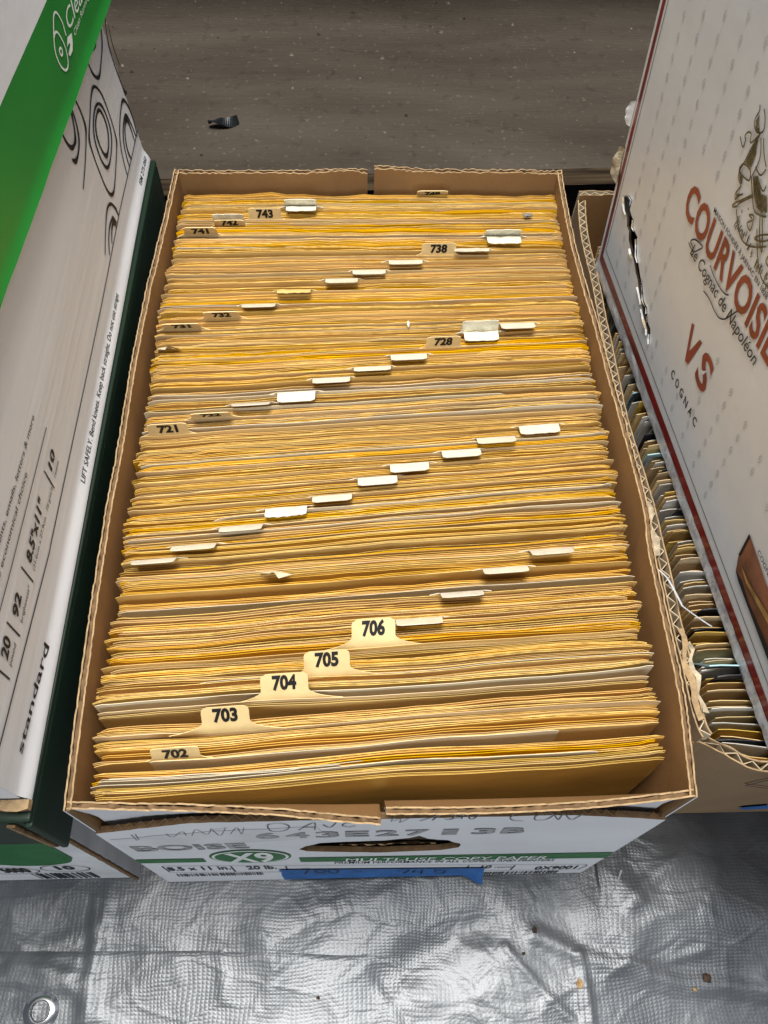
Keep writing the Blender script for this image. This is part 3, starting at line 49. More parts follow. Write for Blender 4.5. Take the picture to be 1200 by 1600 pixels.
class MB:
    """collects vertices and faces of one mesh"""
    def __init__(s): s.v = []; s.f = []; s.m = []
    def vert(s, p): s.v.append((p[0], p[1], p[2])); return len(s.v) - 1
    def face(s, idx, m=0): s.f.append(tuple(idx)); s.m.append(m)
    def grid(s, nu, nv, fn, m=0, flip=False):
        b = len(s.v)
        for j in range(nv + 1):
            for i in range(nu + 1): s.vert(fn(i / nu, j / nv))
        for j in range(nv):
            for i in range(nu):
                a = b + j * (nu + 1) + i
                q = (a, a + 1, a + nu + 2, a + nu + 1)
                mm = m(i / nu, j / nv) if callable(m) else m
                s.face(q[::-1] if flip else q, mm)
    def loops(s, rings, m=0, close=True, caps=True):
        """rings: list of rows of points (same length); skins them"""
        b = len(s.v); n = len(rings[0])
        for r_ in rings:
            for p in r_: s.vert(p)
        for j in range(len(rings) - 1):
            for i in range(n if close else n - 1):
                k = (i + 1) % n
                s.face((b + j * n + i, b + j * n + k, b + (j + 1) * n + k, b + (j + 1) * n + i), m[i] if isinstance(m, (list, tuple)) else m)
        if caps and close:
            mm = m[0] if isinstance(m, (list, tuple)) else m
            s.face([b + i for i in range(n)][::-1], mm)
            s.face([b + (len(rings) - 1) * n + i for i in range(n)], mm)
    def box(s, x0, x1, y0, y1, z0, z1, m=0):
        P = [V(x, y, z) for z in (z0, z1) for (x, y) in ((x0, y0), (x1, y0), (x1, y1), (x0, y1))]
        b = len(s.v)
        for p in P: s.vert(p)
        for q in ((3, 2, 1, 0), (4, 5, 6, 7), (0, 1, 5, 4), (1, 2, 6, 5), (2, 3, 7, 6), (3, 0, 4, 7)):
            s.face([b + i for i in q], m)

def link(name, mb, mats, parent=None, smooth_shade=False):
    me = bpy.data.meshes.new(name)
    me.from_pydata(mb.v, [], mb.f)
    if not isinstance(mats, (list, tuple)): mats = [mats]
    for m in mats: me.materials.append(m)
    me.polygons.foreach_set('material_index', mb.m)
    if smooth_shade: me.polygons.foreach_set('use_smooth', [True] * len(me.polygons))
    me.update()
    if smooth_shade: me.set_sharp_from_angle(angle=0.7)
    o = bpy.data.objects.new(name, me); COL.objects.link(o)
    if parent is not None:
        o.parent = parent
        if parent.type == 'EMPTY': o.matrix_parent_inverse = Matrix.Translation(-parent.location)
    return o
def tag(o, label=None, cat=None, group=None, kind=None):
    if label: o['label'] = label
    if cat: o['category'] = cat
    if group: o['group'] = group
    if kind: o['kind'] = kind
    return o
def thing(name, label, cat, loc=(0, 0, 0), group=None):
    o = bpy.data.objects.new(name, None); COL.objects.link(o); o.location = loc
    o.empty_display_size = 0.02
    return tag(o, label, cat, group)

# ------------------------------------------------------------ materials
def mat(name, col, rough=0.75, var=0.12, scale=30.0, bump=0.0, bscale=300.0, stretch=(1, 1, 1), spec=0.3,
        metallic=0.0, rand=0.0, col2=None, coat=0.0, detail=5.0):
    m = bpy.data.materials.new(name); m.use_nodes = True
    nt = m.node_tree; N = nt.nodes; L = nt.links
    b = N['Principled BSDF']
    b.inputs['Roughness'].default_value = rough; b.inputs['Metallic'].default_value = metallic
    b.inputs['Specular IOR Level'].default_value = spec
    b.inputs['Coat Weight'].default_value = coat; b.inputs['Coat Roughness'].default_value = 0.12
    tc = N.new('ShaderNodeTexCoord'); mp = N.new('ShaderNodeMapping'); mp.inputs['Scale'].default_value = stretch
    L.new(tc.outputs['Object'], mp.inputs['Vector'])
    vec = mp.outputs['Vector']
    if rand:
        oi = N.new('ShaderNodeObjectInfo'); ml = N.new('ShaderNodeMath'); ml.operation = 'MULTIPLY'; ml.inputs[1].default_value = 37.0
        L.new(oi.outputs['Random'], ml.inputs[0])
        ad = N.new('ShaderNodeVectorMath'); ad.operation = 'ADD'
        L.new(vec, ad.inputs[0]); L.new(ml.outputs[0], ad.inputs[1]); vec = ad.outputs[0]
    nz = N.new('ShaderNodeTexNoise'); nz.inputs['Scale'].default_value = scale; nz.inputs['Detail'].default_value = detail
    L.new(vec, nz.inputs['Vector'])
    cr = N.new('ShaderNodeValToRGB')
    c2 = col2 if col2 else tuple(c * (1 - 2 * var) for c in col)
    c1 = tuple(min(1, c * (1 + 0.6 * var)) for c in col)
    cr.color_ramp.elements[0].position = 0.3; cr.color_ramp.elements[0].color = (*c2, 1)
    cr.color_ramp.elements[1].position = 0.65; cr.color_ramp.elements[1].color = (*c1, 1)
    L.new(nz.outputs['Fac'], cr.inputs['Fac'])
    out = cr.outputs['Color']
    if rand:
        hs = N.new('ShaderNodeHueSaturation'); L.new(out, hs.inputs['Color'])
        mr = N.new('ShaderNodeMapRange'); mr.inputs['To Min'].default_value = 1 - rand; mr.inputs['To Max'].default_value = 1 + rand * 0.5
        L.new(oi.outputs['Random'], mr.inputs['Value']); L.new(mr.outputs[0], hs.inputs['Value'])
        fr = N.new('ShaderNodeMath'); fr.operation = 'FRACT'; m2 = N.new('ShaderNodeMath'); m2.operation = 'MULTIPLY'; m2.inputs[1].default_value = 17.7
        L.new(oi.outputs['Random'], m2.inputs[0]); L.new(m2.outputs[0], fr.inputs[0])
        mr2 = N.new('ShaderNodeMapRange'); mr2.inputs['To Min'].default_value = 0.78; mr2.inputs['To Max'].default_value = 1.12
        L.new(fr.outputs[0], mr2.inputs['Value']); L.new(mr2.outputs[0], hs.inputs['Saturation'])
        out = hs.outputs['Color']
    L.new(out, b.inputs['Base Color'])
    if bump:
        nb = N.new('ShaderNodeTexNoise'); nb.inputs['Scale'].default_value = bscale; nb.inputs['Detail'].default_value = 4
        L.new(vec, nb.inputs['Vector'])
        bp = N.new('ShaderNodeBump'); bp.inputs['Strength'].default_value = bump; bp.inputs['Distance'].default_value = 0.002
        L.new(nb.outputs['Fac'], bp.inputs['Height']); L.new(bp.outputs['Normal'], b.inputs['Normal'])
    return m

M = {}
M['kraft'] = mat('kraft_board', (0.28, 0.15, 0.056), 0.8, 0.10, 18, 0.15, 260, (1, 1, 0.25))
M['kraft_dark'] = mat('kraft_board_aged', (0.25, 0.165, 0.092), 0.85, 0.12, 14, 0.2, 200, (1, 1, 0.3))
M['kraft_edge'] = mat('torn_board_edge', (0.41, 0.28, 0.15), 0.9, 0.18, 220, 0.3, 900)
M['flute'] = mat('corrugated_medium', (0.17, 0.10, 0.048), 0.9, 0.15, 200)
M['flute_pale'] = mat('corrugated_medium_pale', (0.55, 0.44, 0.30), 0.9, 0.15, 200)
M['white'] = mat('white_board', (0.70, 0.70, 0.72), 0.55, 0.05, 12, 0.10, 90, (1, 1, 1), 0.3)
M['white_soiled'] = mat('white_board_soiled', (0.66, 0.66, 0.67), 0.55, 0.10, 22, 0.18, 70, (1, 1, 1), 0.35)
M['white_side'] = mat('white_board_corrugated', (0.735, 0.735, 0.75), 0.6, 0.03, 7, 0.22, 42, (1, 0.1, 3.0), 0.3)
M['white_carton'] = mat('white_gloss_board', (0.745, 0.745, 0.745), 0.38, 0.06, 5, 0.22, 26, (1, 1, 1), 0.45, coat=0.15)
M['green'] = mat('green_print', (0.016, 0.205, 0.028), 0.42, 0.06, 15, 0.06, 60, spec=0.45)
M['green_dark'] = mat('dark_green_print', (0.005, 0.020, 0.009), 0.5, 0.10, 15, 0.06, 60, spec=0.4)
M['green_band'] = mat('green_band_print', (0.012, 0.13, 0.032), 0.5, 0.12, 60)
M['black_ink'] = mat('black_ink', (0.014, 0.014, 0.015), 0.5, 0.2, 80)
M['grey_ink'] = mat('grey_ink', (0.16, 0.155, 0.155), 0.6, 0.35, 120, col2=(0.42, 0.42, 0.42))
M['stamp_ink'] = mat('grey_stamp_ink', (0.22, 0.215, 0.21), 0.6, 0.25, 160, col2=(0.36, 0.36, 0.37))
M['pencil'] = mat('pencil_line', (0.16, 0.16, 0.17), 0.5, 0.3, 200)
M['white_ink'] = mat('white_ink', (0.72, 0.74, 0.70), 0.5, 0.06, 60)
M['red_ink'] = mat('red_print', (0.27, 0.045, 0.022), 0.4, 0.15, 40, spec=0.45)
M['stripe_red'] = mat('dark_red_stripe', (0.22, 0.012, 0.012), 0.3, 0.25, 45, spec=0.5, coat=0.3)
M['leaf_grey'] = mat('pale_grey_print', (0.54, 0.535, 0.53), 0.45, 0.1, 90)
M['gold_ink'] = mat('olive_gold_print', (0.13, 0.105, 0.05), 0.4, 0.35, 160)
M['gold_pale'] = mat('pale_olive_print', (0.40, 0.365, 0.27), 0.4, 0.45, 300, col2=(0.14, 0.115, 0.06))
M['amber_print'] = mat('amber_bottle_print', (0.27, 0.10, 0.045), 0.35, 0.3, 60, coat=0.2)
M['gold_print'] = mat('gold_bottle_print', (0.42, 0.24, 0.07), 0.35, 0.3, 90, coat=0.2)
M['tape_blue'] = mat('blue_masking_tape', (0.03, 0.125, 0.36), 0.65, 0.12, 60, 0.2, 500)
M['tape_clear'] = mat('shiny_clear_tape', (0.66, 0.68, 0.71), 0.22, 0.10, 35, 0.35, 120, (1, 4, 1), 0.6, coat=0.4)
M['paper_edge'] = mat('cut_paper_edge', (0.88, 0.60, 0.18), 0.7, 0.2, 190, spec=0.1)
M['gold'] = mat('golden_manila', (0.83, 0.49, 0.060), 0.72, 0.10, 55, 0.12, 500, (0.3, 1, 1), 0.10, rand=0.15)
M['amber'] = mat('amber_manila', (0.79, 0.445, 0.048), 0.72, 0.10, 55, 0.12, 500, (0.3, 1, 1), 0.10, rand=0.15)
M['buff'] = mat('buff_manila', (0.83, 0.535, 0.125), 0.72, 0.08, 55, 0.12, 500, (0.3, 1, 1), 0.10, rand=0.16)
M['tan'] = mat('tan_manila', (0.68, 0.45, 0.12), 0.75, 0.10, 55, 0.12, 500, (0.3, 1, 1), 0.10, rand=0.2)
M['cream'] = mat('cream_sheet', (0.78, 0.67, 0.47), 0.7, 0.06, 60, 0.1, 500, (0.3, 1, 1), 0.10, rand=0.12)
M['divider'] = mat('manila_divider', (0.73, 0.50, 0.21), 0.55, 0.06, 60, 0.08, 400, (0.4, 1, 1), 0.35, rand=0.1)
M['tab_front'] = mat('manila_tab', (0.80, 0.60, 0.29), 0.4, 0.05, 70, 0.08, 300, spec=0.45)
M['tab_white'] = mat('laminated_white_tab', (0.72, 0.645, 0.50), 0.3, 0.06, 110, 0.25, 260, spec=0.5, rand=0.08)
M['tape_paper'] = mat('cloth_reinforced_tab', (0.72, 0.68, 0.54), 0.45, 0.10, 200, 0.5, 420)
M['card_buff'] = mat('aged_buff_card', (0.76, 0.53, 0.24), 0.8, 0.15, 60, 0.15, 400, (0.5, 1, 1), rand=0.35)
M['card_white'] = mat('aged_white_card', (0.70, 0.66, 0.58), 0.75, 0.12, 60, 0.1, 400, rand=0.2)
M['card_black'] = mat('black_card', (0.02, 0.023, 0.03), 0.45, 0.3, 60, 0.2, 300)
M['card_cyan'] = mat('pale_blue_card', (0.42, 0.62, 0.66), 0.55, 0.10, 40)
M['card_blue'] = mat('royal_blue_label', (0.02, 0.07, 0.40), 0.5, 0.1, 40)
M['metal'] = mat('nickel_eyelet', (0.62, 0.62, 0.64), 0.22, 0.08, 80, 0, 100, metallic=1.0)
M['debris'] = mat('dark_debris', (0.05, 0.032, 0.02), 0.9, 0.3, 300)
M['debris_tan'] = mat('tan_debris', (0.42, 0.27, 0.13), 0.9, 0.3, 300)
M['plastic_black'] = mat('black_plastic', (0.015, 0.017, 0.02), 0.35, 0.2, 90, spec=0.5)
M['dust'] = mat('pale_grit', (0.20, 0.17, 0.14), 0.9, 0.3, 300)
M['floor'] = mat('concrete', (0.18, 0.18, 0.18), 0.9, 0.2, 20)
M['paper_torn'] = mat('torn_paper_fibre', (0.52, 0.43, 0.30), 0.9, 0.3, 120, 0.5, 500)
M['shadow_cavity'] = mat('painted_shade', (0.06, 0.04, 0.024), 0.9, 0.3, 100)  # very dark brown that stands in for shade inside holes and tears

def make_board_mat():
    m = bpy.data.materials.new('weathered_plywood'); m.use_nodes = True
    nt = m.node_tree; N = nt.nodes; L = nt.links; b = N['Principled BSDF']
    b.inputs['Roughness'].default_value = 0.85; b.inputs['Specular IOR Level'].default_value = 0.25
    tc = N.new('ShaderNodeTexCoord')
    def nz(scale, st, det=6, dist=0.0):
        mp = N.new('ShaderNodeMapping'); mp.inputs['Scale'].default_value = st
        L.new(tc.outputs['Object'], mp.inputs['Vector'])
        n = N.new('ShaderNodeTexNoise'); n.inputs['Scale'].default_value = scale; n.inputs['Detail'].default_value = det
        n.inputs['Distortion'].default_value = dist
        L.new(mp.outputs[0], n.inputs['Vector']); return n.outputs['Fac']
    def ramp(f, p0, c0, p1, c1):
        r_ = N.new('ShaderNodeValToRGB'); e = r_.color_ramp.elements
        e[0].position = p0; e[0].color = (*c0, 1); e[1].position = p1; e[1].color = (*c1, 1)
        L.new(f, r_.inputs['Fac']); return r_.outputs['Color']
    def mix(mode, fac, a, c):
        x = N.new('ShaderNodeMix'); x.data_type = 'RGBA'; x.blend_type = mode; x.inputs['Factor'].default_value = fac
        L.new(a, x.inputs['A']); L.new(c, x.inputs['B']); return x.outputs['Result']
    base = ramp(nz(5, (0.6, 2.2, 1), 7, 0.6), 0.3, (0.046, 0.036, 0.026), 0.72, (0.090, 0.074, 0.058))
    grain = ramp(nz(9, (1.5, 26, 1), 5, 0.3), 0.35, (0.72, 0.70, 0.68), 0.65, (1, 1, 1))
    spots = ramp(nz(70, (1, 1, 1), 4), 0.30, (0.45, 0.42, 0.40), 0.42, (1, 1, 1))
    dust = ramp(nz(160, (1, 1, 1), 3), 0.62, (0, 0, 0), 0.78, (0.10, 0.09, 0.08))
    c = mix('MULTIPLY', 0.25, base, grain); c = mix('MULTIPLY', 0.4, c, spots); c = mix('ADD', 0.7, c, dust)
    L.new(c, b.inputs['Base Color'])
    bp = N.new('ShaderNodeBump'); bp.inputs['Strength'].default_value = 0.45; bp.inputs['Distance'].default_value = 0.003
    L.new(nz(120, (0.5, 3, 1), 6), bp.inputs['Height']); L.new(bp.outputs['Normal'], b.inputs['Normal'])
    return m
M['board'] = make_board_mat()
def make_ply_edge():
    m = bpy.data.materials.new('plywood_edge_layers'); m.use_nodes = True
    nt = m.node_tree; N = nt.nodes; L = nt.links; b = N['Principled BSDF']; b.inputs['Roughness'].default_value = 0.9
    tc = N.new('ShaderNodeTexCoord'); mp = N.new('ShaderNodeMapping'); mp.inputs['Scale'].default_value = (6, 6, 230)
    L.new(tc.outputs['Object'], mp.inputs['Vector'])
    n = N.new('ShaderNodeTexNoise'); n.inputs['Scale'].default_value = 1.0; n.inputs['Detail'].default_value = 3
    L.new(mp.outputs[0], n.inputs['Vector'])
    r_ = N.new('ShaderNodeValToRGB'); e = r_.color_ramp.elements
    e[0].position = 0.35; e[0].color = (0.06, 0.036, 0.02, 1); e[1].position = 0.62; e[1].color = (0.24, 0.165, 0.09, 1)
    L.new(n.outputs['Fac'], r_.inputs['Fac']); L.new(r_.outputs['Color'], b.inputs['Base Color'])
    return m
M['ply_edge'] = make_ply_edge()

def make_tarp_mat():
    m = bpy.data.materials.new('woven_silver_tarp'); m.use_nodes = True
    nt = m.node_tree; N = nt.nodes; L = nt.links; b = N['Principled BSDF']
    b.inputs['Metallic'].default_value = 0.42; b.inputs['Roughness'].default_value = 0.33
    b.inputs['Specular IOR Level'].default_value = 0.6
    tc = N.new('ShaderNodeTexCoord')
    # a slowly wandering offset keeps the weave from being ruler straight
    wn = N.new('ShaderNodeTexNoise'); wn.inputs['Scale'].default_value = 14; wn.inputs['Detail'].default_value = 3
    L.new(tc.outputs['Object'], wn.inputs['Vector'])
    sc = N.new('ShaderNodeVectorMath'); sc.operation = 'SCALE'; sc.inputs['Scale'].default_value = 0.022
    L.new(wn.outputs['Color'], sc.inputs[0])
    ad = N.new('ShaderNodeVectorMath'); ad.operation = 'ADD'; L.new(tc.outputs['Object'], ad.inputs[0]); L.new(sc.outputs[0], ad.inputs[1])
    def wave(dirn, scale):
        w = N.new('ShaderNodeTexWave'); w.wave_type = 'BANDS'; w.bands_direction = dirn; w.wave_profile = 'SIN'
        w.inputs['Scale'].default_value = scale; w.inputs['Distortion'].default_value = 0.0
        L.new(ad.outputs[0], w.inputs['Vector']); return w.outputs['Fac']
    wx = wave('X', 112.0); wy = wave('Y', 140.0)
    def math_(op, a, c):
        x = N.new('ShaderNodeMath'); x.operation = op
        for i, q in enumerate((a, c)):
            if isinstance(q, (int, float)): x.inputs[i].default_value = q
            else: L.new(q, x.inputs[i])
        return x.outputs[0]
    weave = math_('MULTIPLY', math_('POWER', wx, 0.6), math_('POWER', wy, 0.6))
    # weave shows in patches where the film is stretched over the tapes
    pn = N.new('ShaderNodeTexNoise'); pn.inputs['Scale'].default_value = 9; pn.inputs['Detail'].default_value = 4
    L.new(tc.outputs['Object'], pn.inputs['Vector'])
    pm = N.new('ShaderNodeMapRange'); pm.inputs['From Min'].default_value = 0.35; pm.inputs['From Max'].default_value = 0.62
    pm.inputs['To Min'].default_value = 0.12; pm.inputs['To Max'].default_value = 1.0; L.new(pn.outputs['Fac'], pm.inputs['Value'])
    fine = N.new('ShaderNodeTexNoise'); fine.inputs['Scale'].default_value = 170; fine.inputs['Detail'].default_value = 5
    L.new(tc.outputs['Object'], fine.inputs['Vector'])
    mid = N.new('ShaderNodeTexNoise'); mid.inputs['Scale'].default_value = 42; mid.inputs['Detail'].default_value = 4
    mid.inputs['Distortion'].default_value = 1.2
    L.new(tc.outputs['Object'], mid.inputs['Vector'])
    def crink(scale, seed):
        mp = N.new('ShaderNodeMapping'); mp.inputs['Location'].default_value = (seed, seed * 1.7, 0); mp.inputs['Rotation'].default_value = (0, 0, seed)
        mp.inputs['Scale'].default_value = (1.0, 1.7, 1.0)
        L.new(ad.outputs[0], mp.inputs['Vector'])
        v = N.new('ShaderNodeTexVoronoi'); v.feature = 'DISTANCE_TO_EDGE'; v.inputs['Scale'].default_value = scale
        L.new(mp.outputs[0], v.inputs['Vector'])
        q = N.new('ShaderNodeMapRange'); q.interpolation_type = 'SMOOTHSTEP'; q.inputs['From Max'].default_value = 0.10
        q.inputs['To Min'].default_value = 1.0; q.inputs['To Max'].default_value = 0.0
        L.new(v.outputs['Distance'], q.inputs['Value']); return q.outputs[0]
    cr1 = math_('MULTIPLY', crink(9.0, 0.4), math_('MULTIPLY', mid.outputs['Fac'], 1.6)); cr2 = math_('MULTIPLY', crink(23.0, 2.1), pm.outputs[0])
    h0 = math_('ADD', math_('MULTIPLY', cr1, 0.9), math_('MULTIPLY', cr2, 0.35))
    h = math_('ADD', h0, math_('MULTIPLY', math_('MULTIPLY', weave, pm.outputs[0]), 0.19))
    h = math_('ADD', h, math_('ADD', math_('MULTIPLY', fine.outputs['Fac'], 0.45), math_('MULTIPLY', mid.outputs['Fac'], 0.45)))
    bp = N.new('ShaderNodeBump'); bp.inputs['Strength'].default_value = 0.33; bp.inputs['Distance'].default_value = 0.0016
    L.new(h, bp.inputs['Height']); L.new(bp.outputs['Normal'], b.inputs['Normal'])
    cn = N.new('ShaderNodeTexNoise'); cn.inputs['Scale'].default_value = 20; cn.inputs['Detail'].default_value = 5
    L.new(tc.outputs['Object'], cn.inputs['Vector'])
    cr = N.new('ShaderNodeValToRGB'); e = cr.color_ramp.elements
    e[0].position = 0.3; e[0].color = (0.075, 0.081, 0.09, 1); e[1].position = 0.7; e[1].color = (0.14, 0.148, 0.16, 1)
    L.new(cn.outputs['Fac'], cr.inputs['Fac']); L.new(cr.outputs['Color'], b.inputs['Base Color'])
    rr = N.new('ShaderNodeMapRange'); rr.inputs['To Min'].default_value = 0.28; rr.inputs['To Max'].default_value = 0.50
    L.new(cn.outputs['Fac'], rr.inputs['Value']); L.new(rr.outputs[0], b.inputs['Roughness'])
    return m
M['tarp'] = make_tarp_mat()

# ------------------------------------------------------------ printed lettering
_txt = {}
def text_verts(s, offset=0.0, shear=0.0):
    key = (s, offset, shear)
    if key not in _txt:
        cu = bpy.data.curves.new('lettering_curve', 'FONT'); cu.body = s; cu.size = 1; cu.offset = offset; cu.shear = shear
        cu.resolution_u = 3
        ob = bpy.data.objects.new('lettering_curve', cu); COL.objects.link(ob)
        dg = bpy.context.evaluated_depsgraph_get()
        me = bpy.data.meshes.new_from_object(ob.evaluated_get(dg))
        vs = [(v.co.x, v.co.y) for v in me.vertices]; fs = [tuple(p.vertices) for p in me.polygons]
        bpy.data.objects.remove(ob); bpy.data.curves.remove(cu); bpy.data.meshes.remove(me)
        _txt[key] = (vs, fs)
    return _txt[key]
_hv = [v[1] for v in text_verts('H')[0]]
CAP = max(_hv) - min(_hv)

class Frame:
    def __init__(s, d, bulge=None, lift=0.0):
        s.o, s.a, s.u, s.n = (Vector(x) for x in d); s.bulge = bulge; s.lift = lift
    def p(s, x, h, e=0.0):
        b = s.bulge(x, h) if s.bulge else 0.0
        return s.o + s.a * x + s.u * h + s.n * (b + e + s.lift)
def put_text(mb, fr, s, a, b, cap, offset=0.0, shear=0.0, e=0.0004, m=0):
    """baseline from a to b on the frame, capitals cap high"""
    vs, fs = text_verts(s, offset, shear)
    x0 = min(v[0] for v in vs); x1 = max(v[0] for v in vs)
    d = Vector((b[0] - a[0], b[1] - a[1])); w = d.length; d.normalize(); q = Vector((-d.y, d.x))
    base = len(mb.v)
    for x, y in vs:
        t = (x - x0) / (x1 - x0) * w; k = y / CAP * cap
        mb.vert(fr.p(a[0] + d.x * t + q.x * k, a[1] + d.y * t + q.y * k, e))
    for f in fs: mb.face([base + i for i in f], m)
def catmull(P, n=6, closed=False):
    if len(P) < 3: return [Vector(p) for p in P]
    P = [Vector(p) for p in P]; out = []
    if closed: P = P[:-1] if (P[0] - P[-1]).length < 1e-9 else P
    N_ = len(P)
    for i in range(N_ if closed else N_ - 1):
        if closed: a, b, c, d = P[i - 1], P[i], P[(i + 1) % N_], P[(i + 2) % N_]
        else: a, b, c, d = P[max(i - 1, 0)], P[i], P[i + 1], P[min(i + 2, N_ - 1)]
        for k in range(n):
            t = k / n
            out.append(0.5 * ((2 * b) + (c - a) * t + (2 * a - 5 * b + 4 * c - d) * t * t + (3 * b - a - 3 * c + d) * t ** 3))
    out.append(P[0] if closed else P[-1])
    return out
def stroke(mb, fr, pts, w, e=0.0004, m=0, curve=True, swell=0.0):
    closed = len(pts) > 3 and (Vector(pts[0]) - Vector(pts[-1])).length < 1e-6
    P = catmull(pts, 6, closed) if curve else [Vector(p) for p in pts]
    n = len(P); T = []
    for i in range(n):
        if closed: t = P[(i + 1) % (n - 1)] - P[i - 1 if i else n - 2]
        else: t = P[min(i + 1, n - 1)] - P[max(i - 1, 0)]
        T.append(t.normalized() if t.length > 1e-12 else Vector((1, 0)))
    tr = [0.0] * n
    if swell:
        for i in range(1, n - 1):
            l = (P[i + 1] - P[i - 1]).length
            tr[i] = min(1.0, T[i - 1].angle(T[min(i + 1, n - 1)], 0) / max(l, 1e-5) * 0.005)
        for _ in range(4): tr = [(tr[max(i - 1, 0)] + tr[i] * 2 + tr[min(i + 1, n - 1)]) / 4 for i in range(n)]
        if closed: tr[0] = tr[-1] = (tr[1] + tr[-2]) / 2
    base = len(mb.v)
    for i in range(n):
        turn = tr[i]
        ww = w * (0.5 + swell * turn); q = Vector((-T[i].y, T[i].x))
        for sgn in (-1, 1):
            p = P[i] + q * ww * sgn; mb.vert(fr.p(p.x, p.y, e))
    for i in range(n - 1):
        mb.face((base + 2 * i, base + 2 * i + 2, base + 2 * i + 3, base + 2 * i + 1), m)
def hatch(mb, fr, poly, step, w, e, m=0, slant=0.0, seed=0):
    # engraved shading: broken parallel lines clipped to an outline
    rr = random.Random(seed); hs = [p[1] + slant * p[0] for p in poly]; h = min(hs) + step * 0.5; n = len(poly)
    while h < max(hs):
        xs = []
        for i in range(n):
            a, b = poly[i], poly[(i + 1) % n]; ha, hb = a[1] + slant * a[0], b[1] + slant * b[0]
            if (ha - h) * (hb - h) < 0: xs.append(a[0] + (b[0] - a[0]) * (h - ha) / (hb - ha))
        xs.sort()
        for a, b in zip(xs[::2], xs[1::2]):
            x = a
            while x < b:
                q = min(b, x + rr.uniform(0.002, 0.008)); ww = w * rr.uniform(0.5, 1.5)
                flat_poly(mb, fr, [(x, h - slant * x - ww / 2), (q, h - slant * q - ww / 2), (q, h - slant * q + ww / 2), (x, h - slant * x + ww / 2)], e, m)
                x = q + rr.uniform(0.0002, 0.0012)
        h += step * rr.uniform(0.8, 1.25)
def flat_poly(mb, fr, pts, e=0.0004, m=0):
    from mathutils.geometry import tessellate_polygon
    b = len(mb.v)
    for p in pts: mb.vert(fr.p(p[0], p[1], e))
    for t in tessellate_polygon([[Vector((p[0], p[1], 0)) for p in pts]]): mb.face([b + i for i in t], m)
def panel2d(mb, fr, outer, holes, th, m=0, medge=1):
    """a board cut to an outline with holes: front on the frame, th thick behind it"""
    from mathutils.geometry import tessellate_polygon
    loops = [outer] + holes; flat = [p for l in loops for p in l]
    tri = tessellate_polygon([[Vector((p[0], p[1], 0)) for p in l] for l in loops])
    b = len(mb.v)
    for p in flat: mb.vert(fr.p(p[0], p[1], 0))
    for p in flat: mb.vert(fr.p(p[0], p[1], -th))
    n = len(flat)
    for t in tri:
        A, B, C_ = (Vector(flat[i]) for i in t)
        cr = (B - A).cross(C_ - A)
        t = tuple(t) if cr > 0 else tuple(t)[::-1]
        mb.face([b + i for i in t], m); mb.face([b + n + i for i in t[::-1]], medge)
    k = 0
    for l in loops:
        for i in range(len(l)):
            j = (i + 1) % len(l)
            mb.face((b + k + i, b + k + j, b + n + k + j, b + n + k + i), medge)
        k += len(l)
def rough_outline(pts, step, amp, seed):
    out = []; rr = random.Random(seed); n = len(pts)
    for i in range(n):
        a = Vector(pts[i]); b = Vector(pts[(i + 1) % n]); L = (b - a).length; k = max(1, int(L / step))
        q = Vector((-(b - a).y, (b - a).x)).normalized()
        for j in range(k):
            o = rr.uniform(-amp, amp) if j else 0
            p = a.lerp(b, j / k) + q * o; out.append((p.x, p.y))
    return out

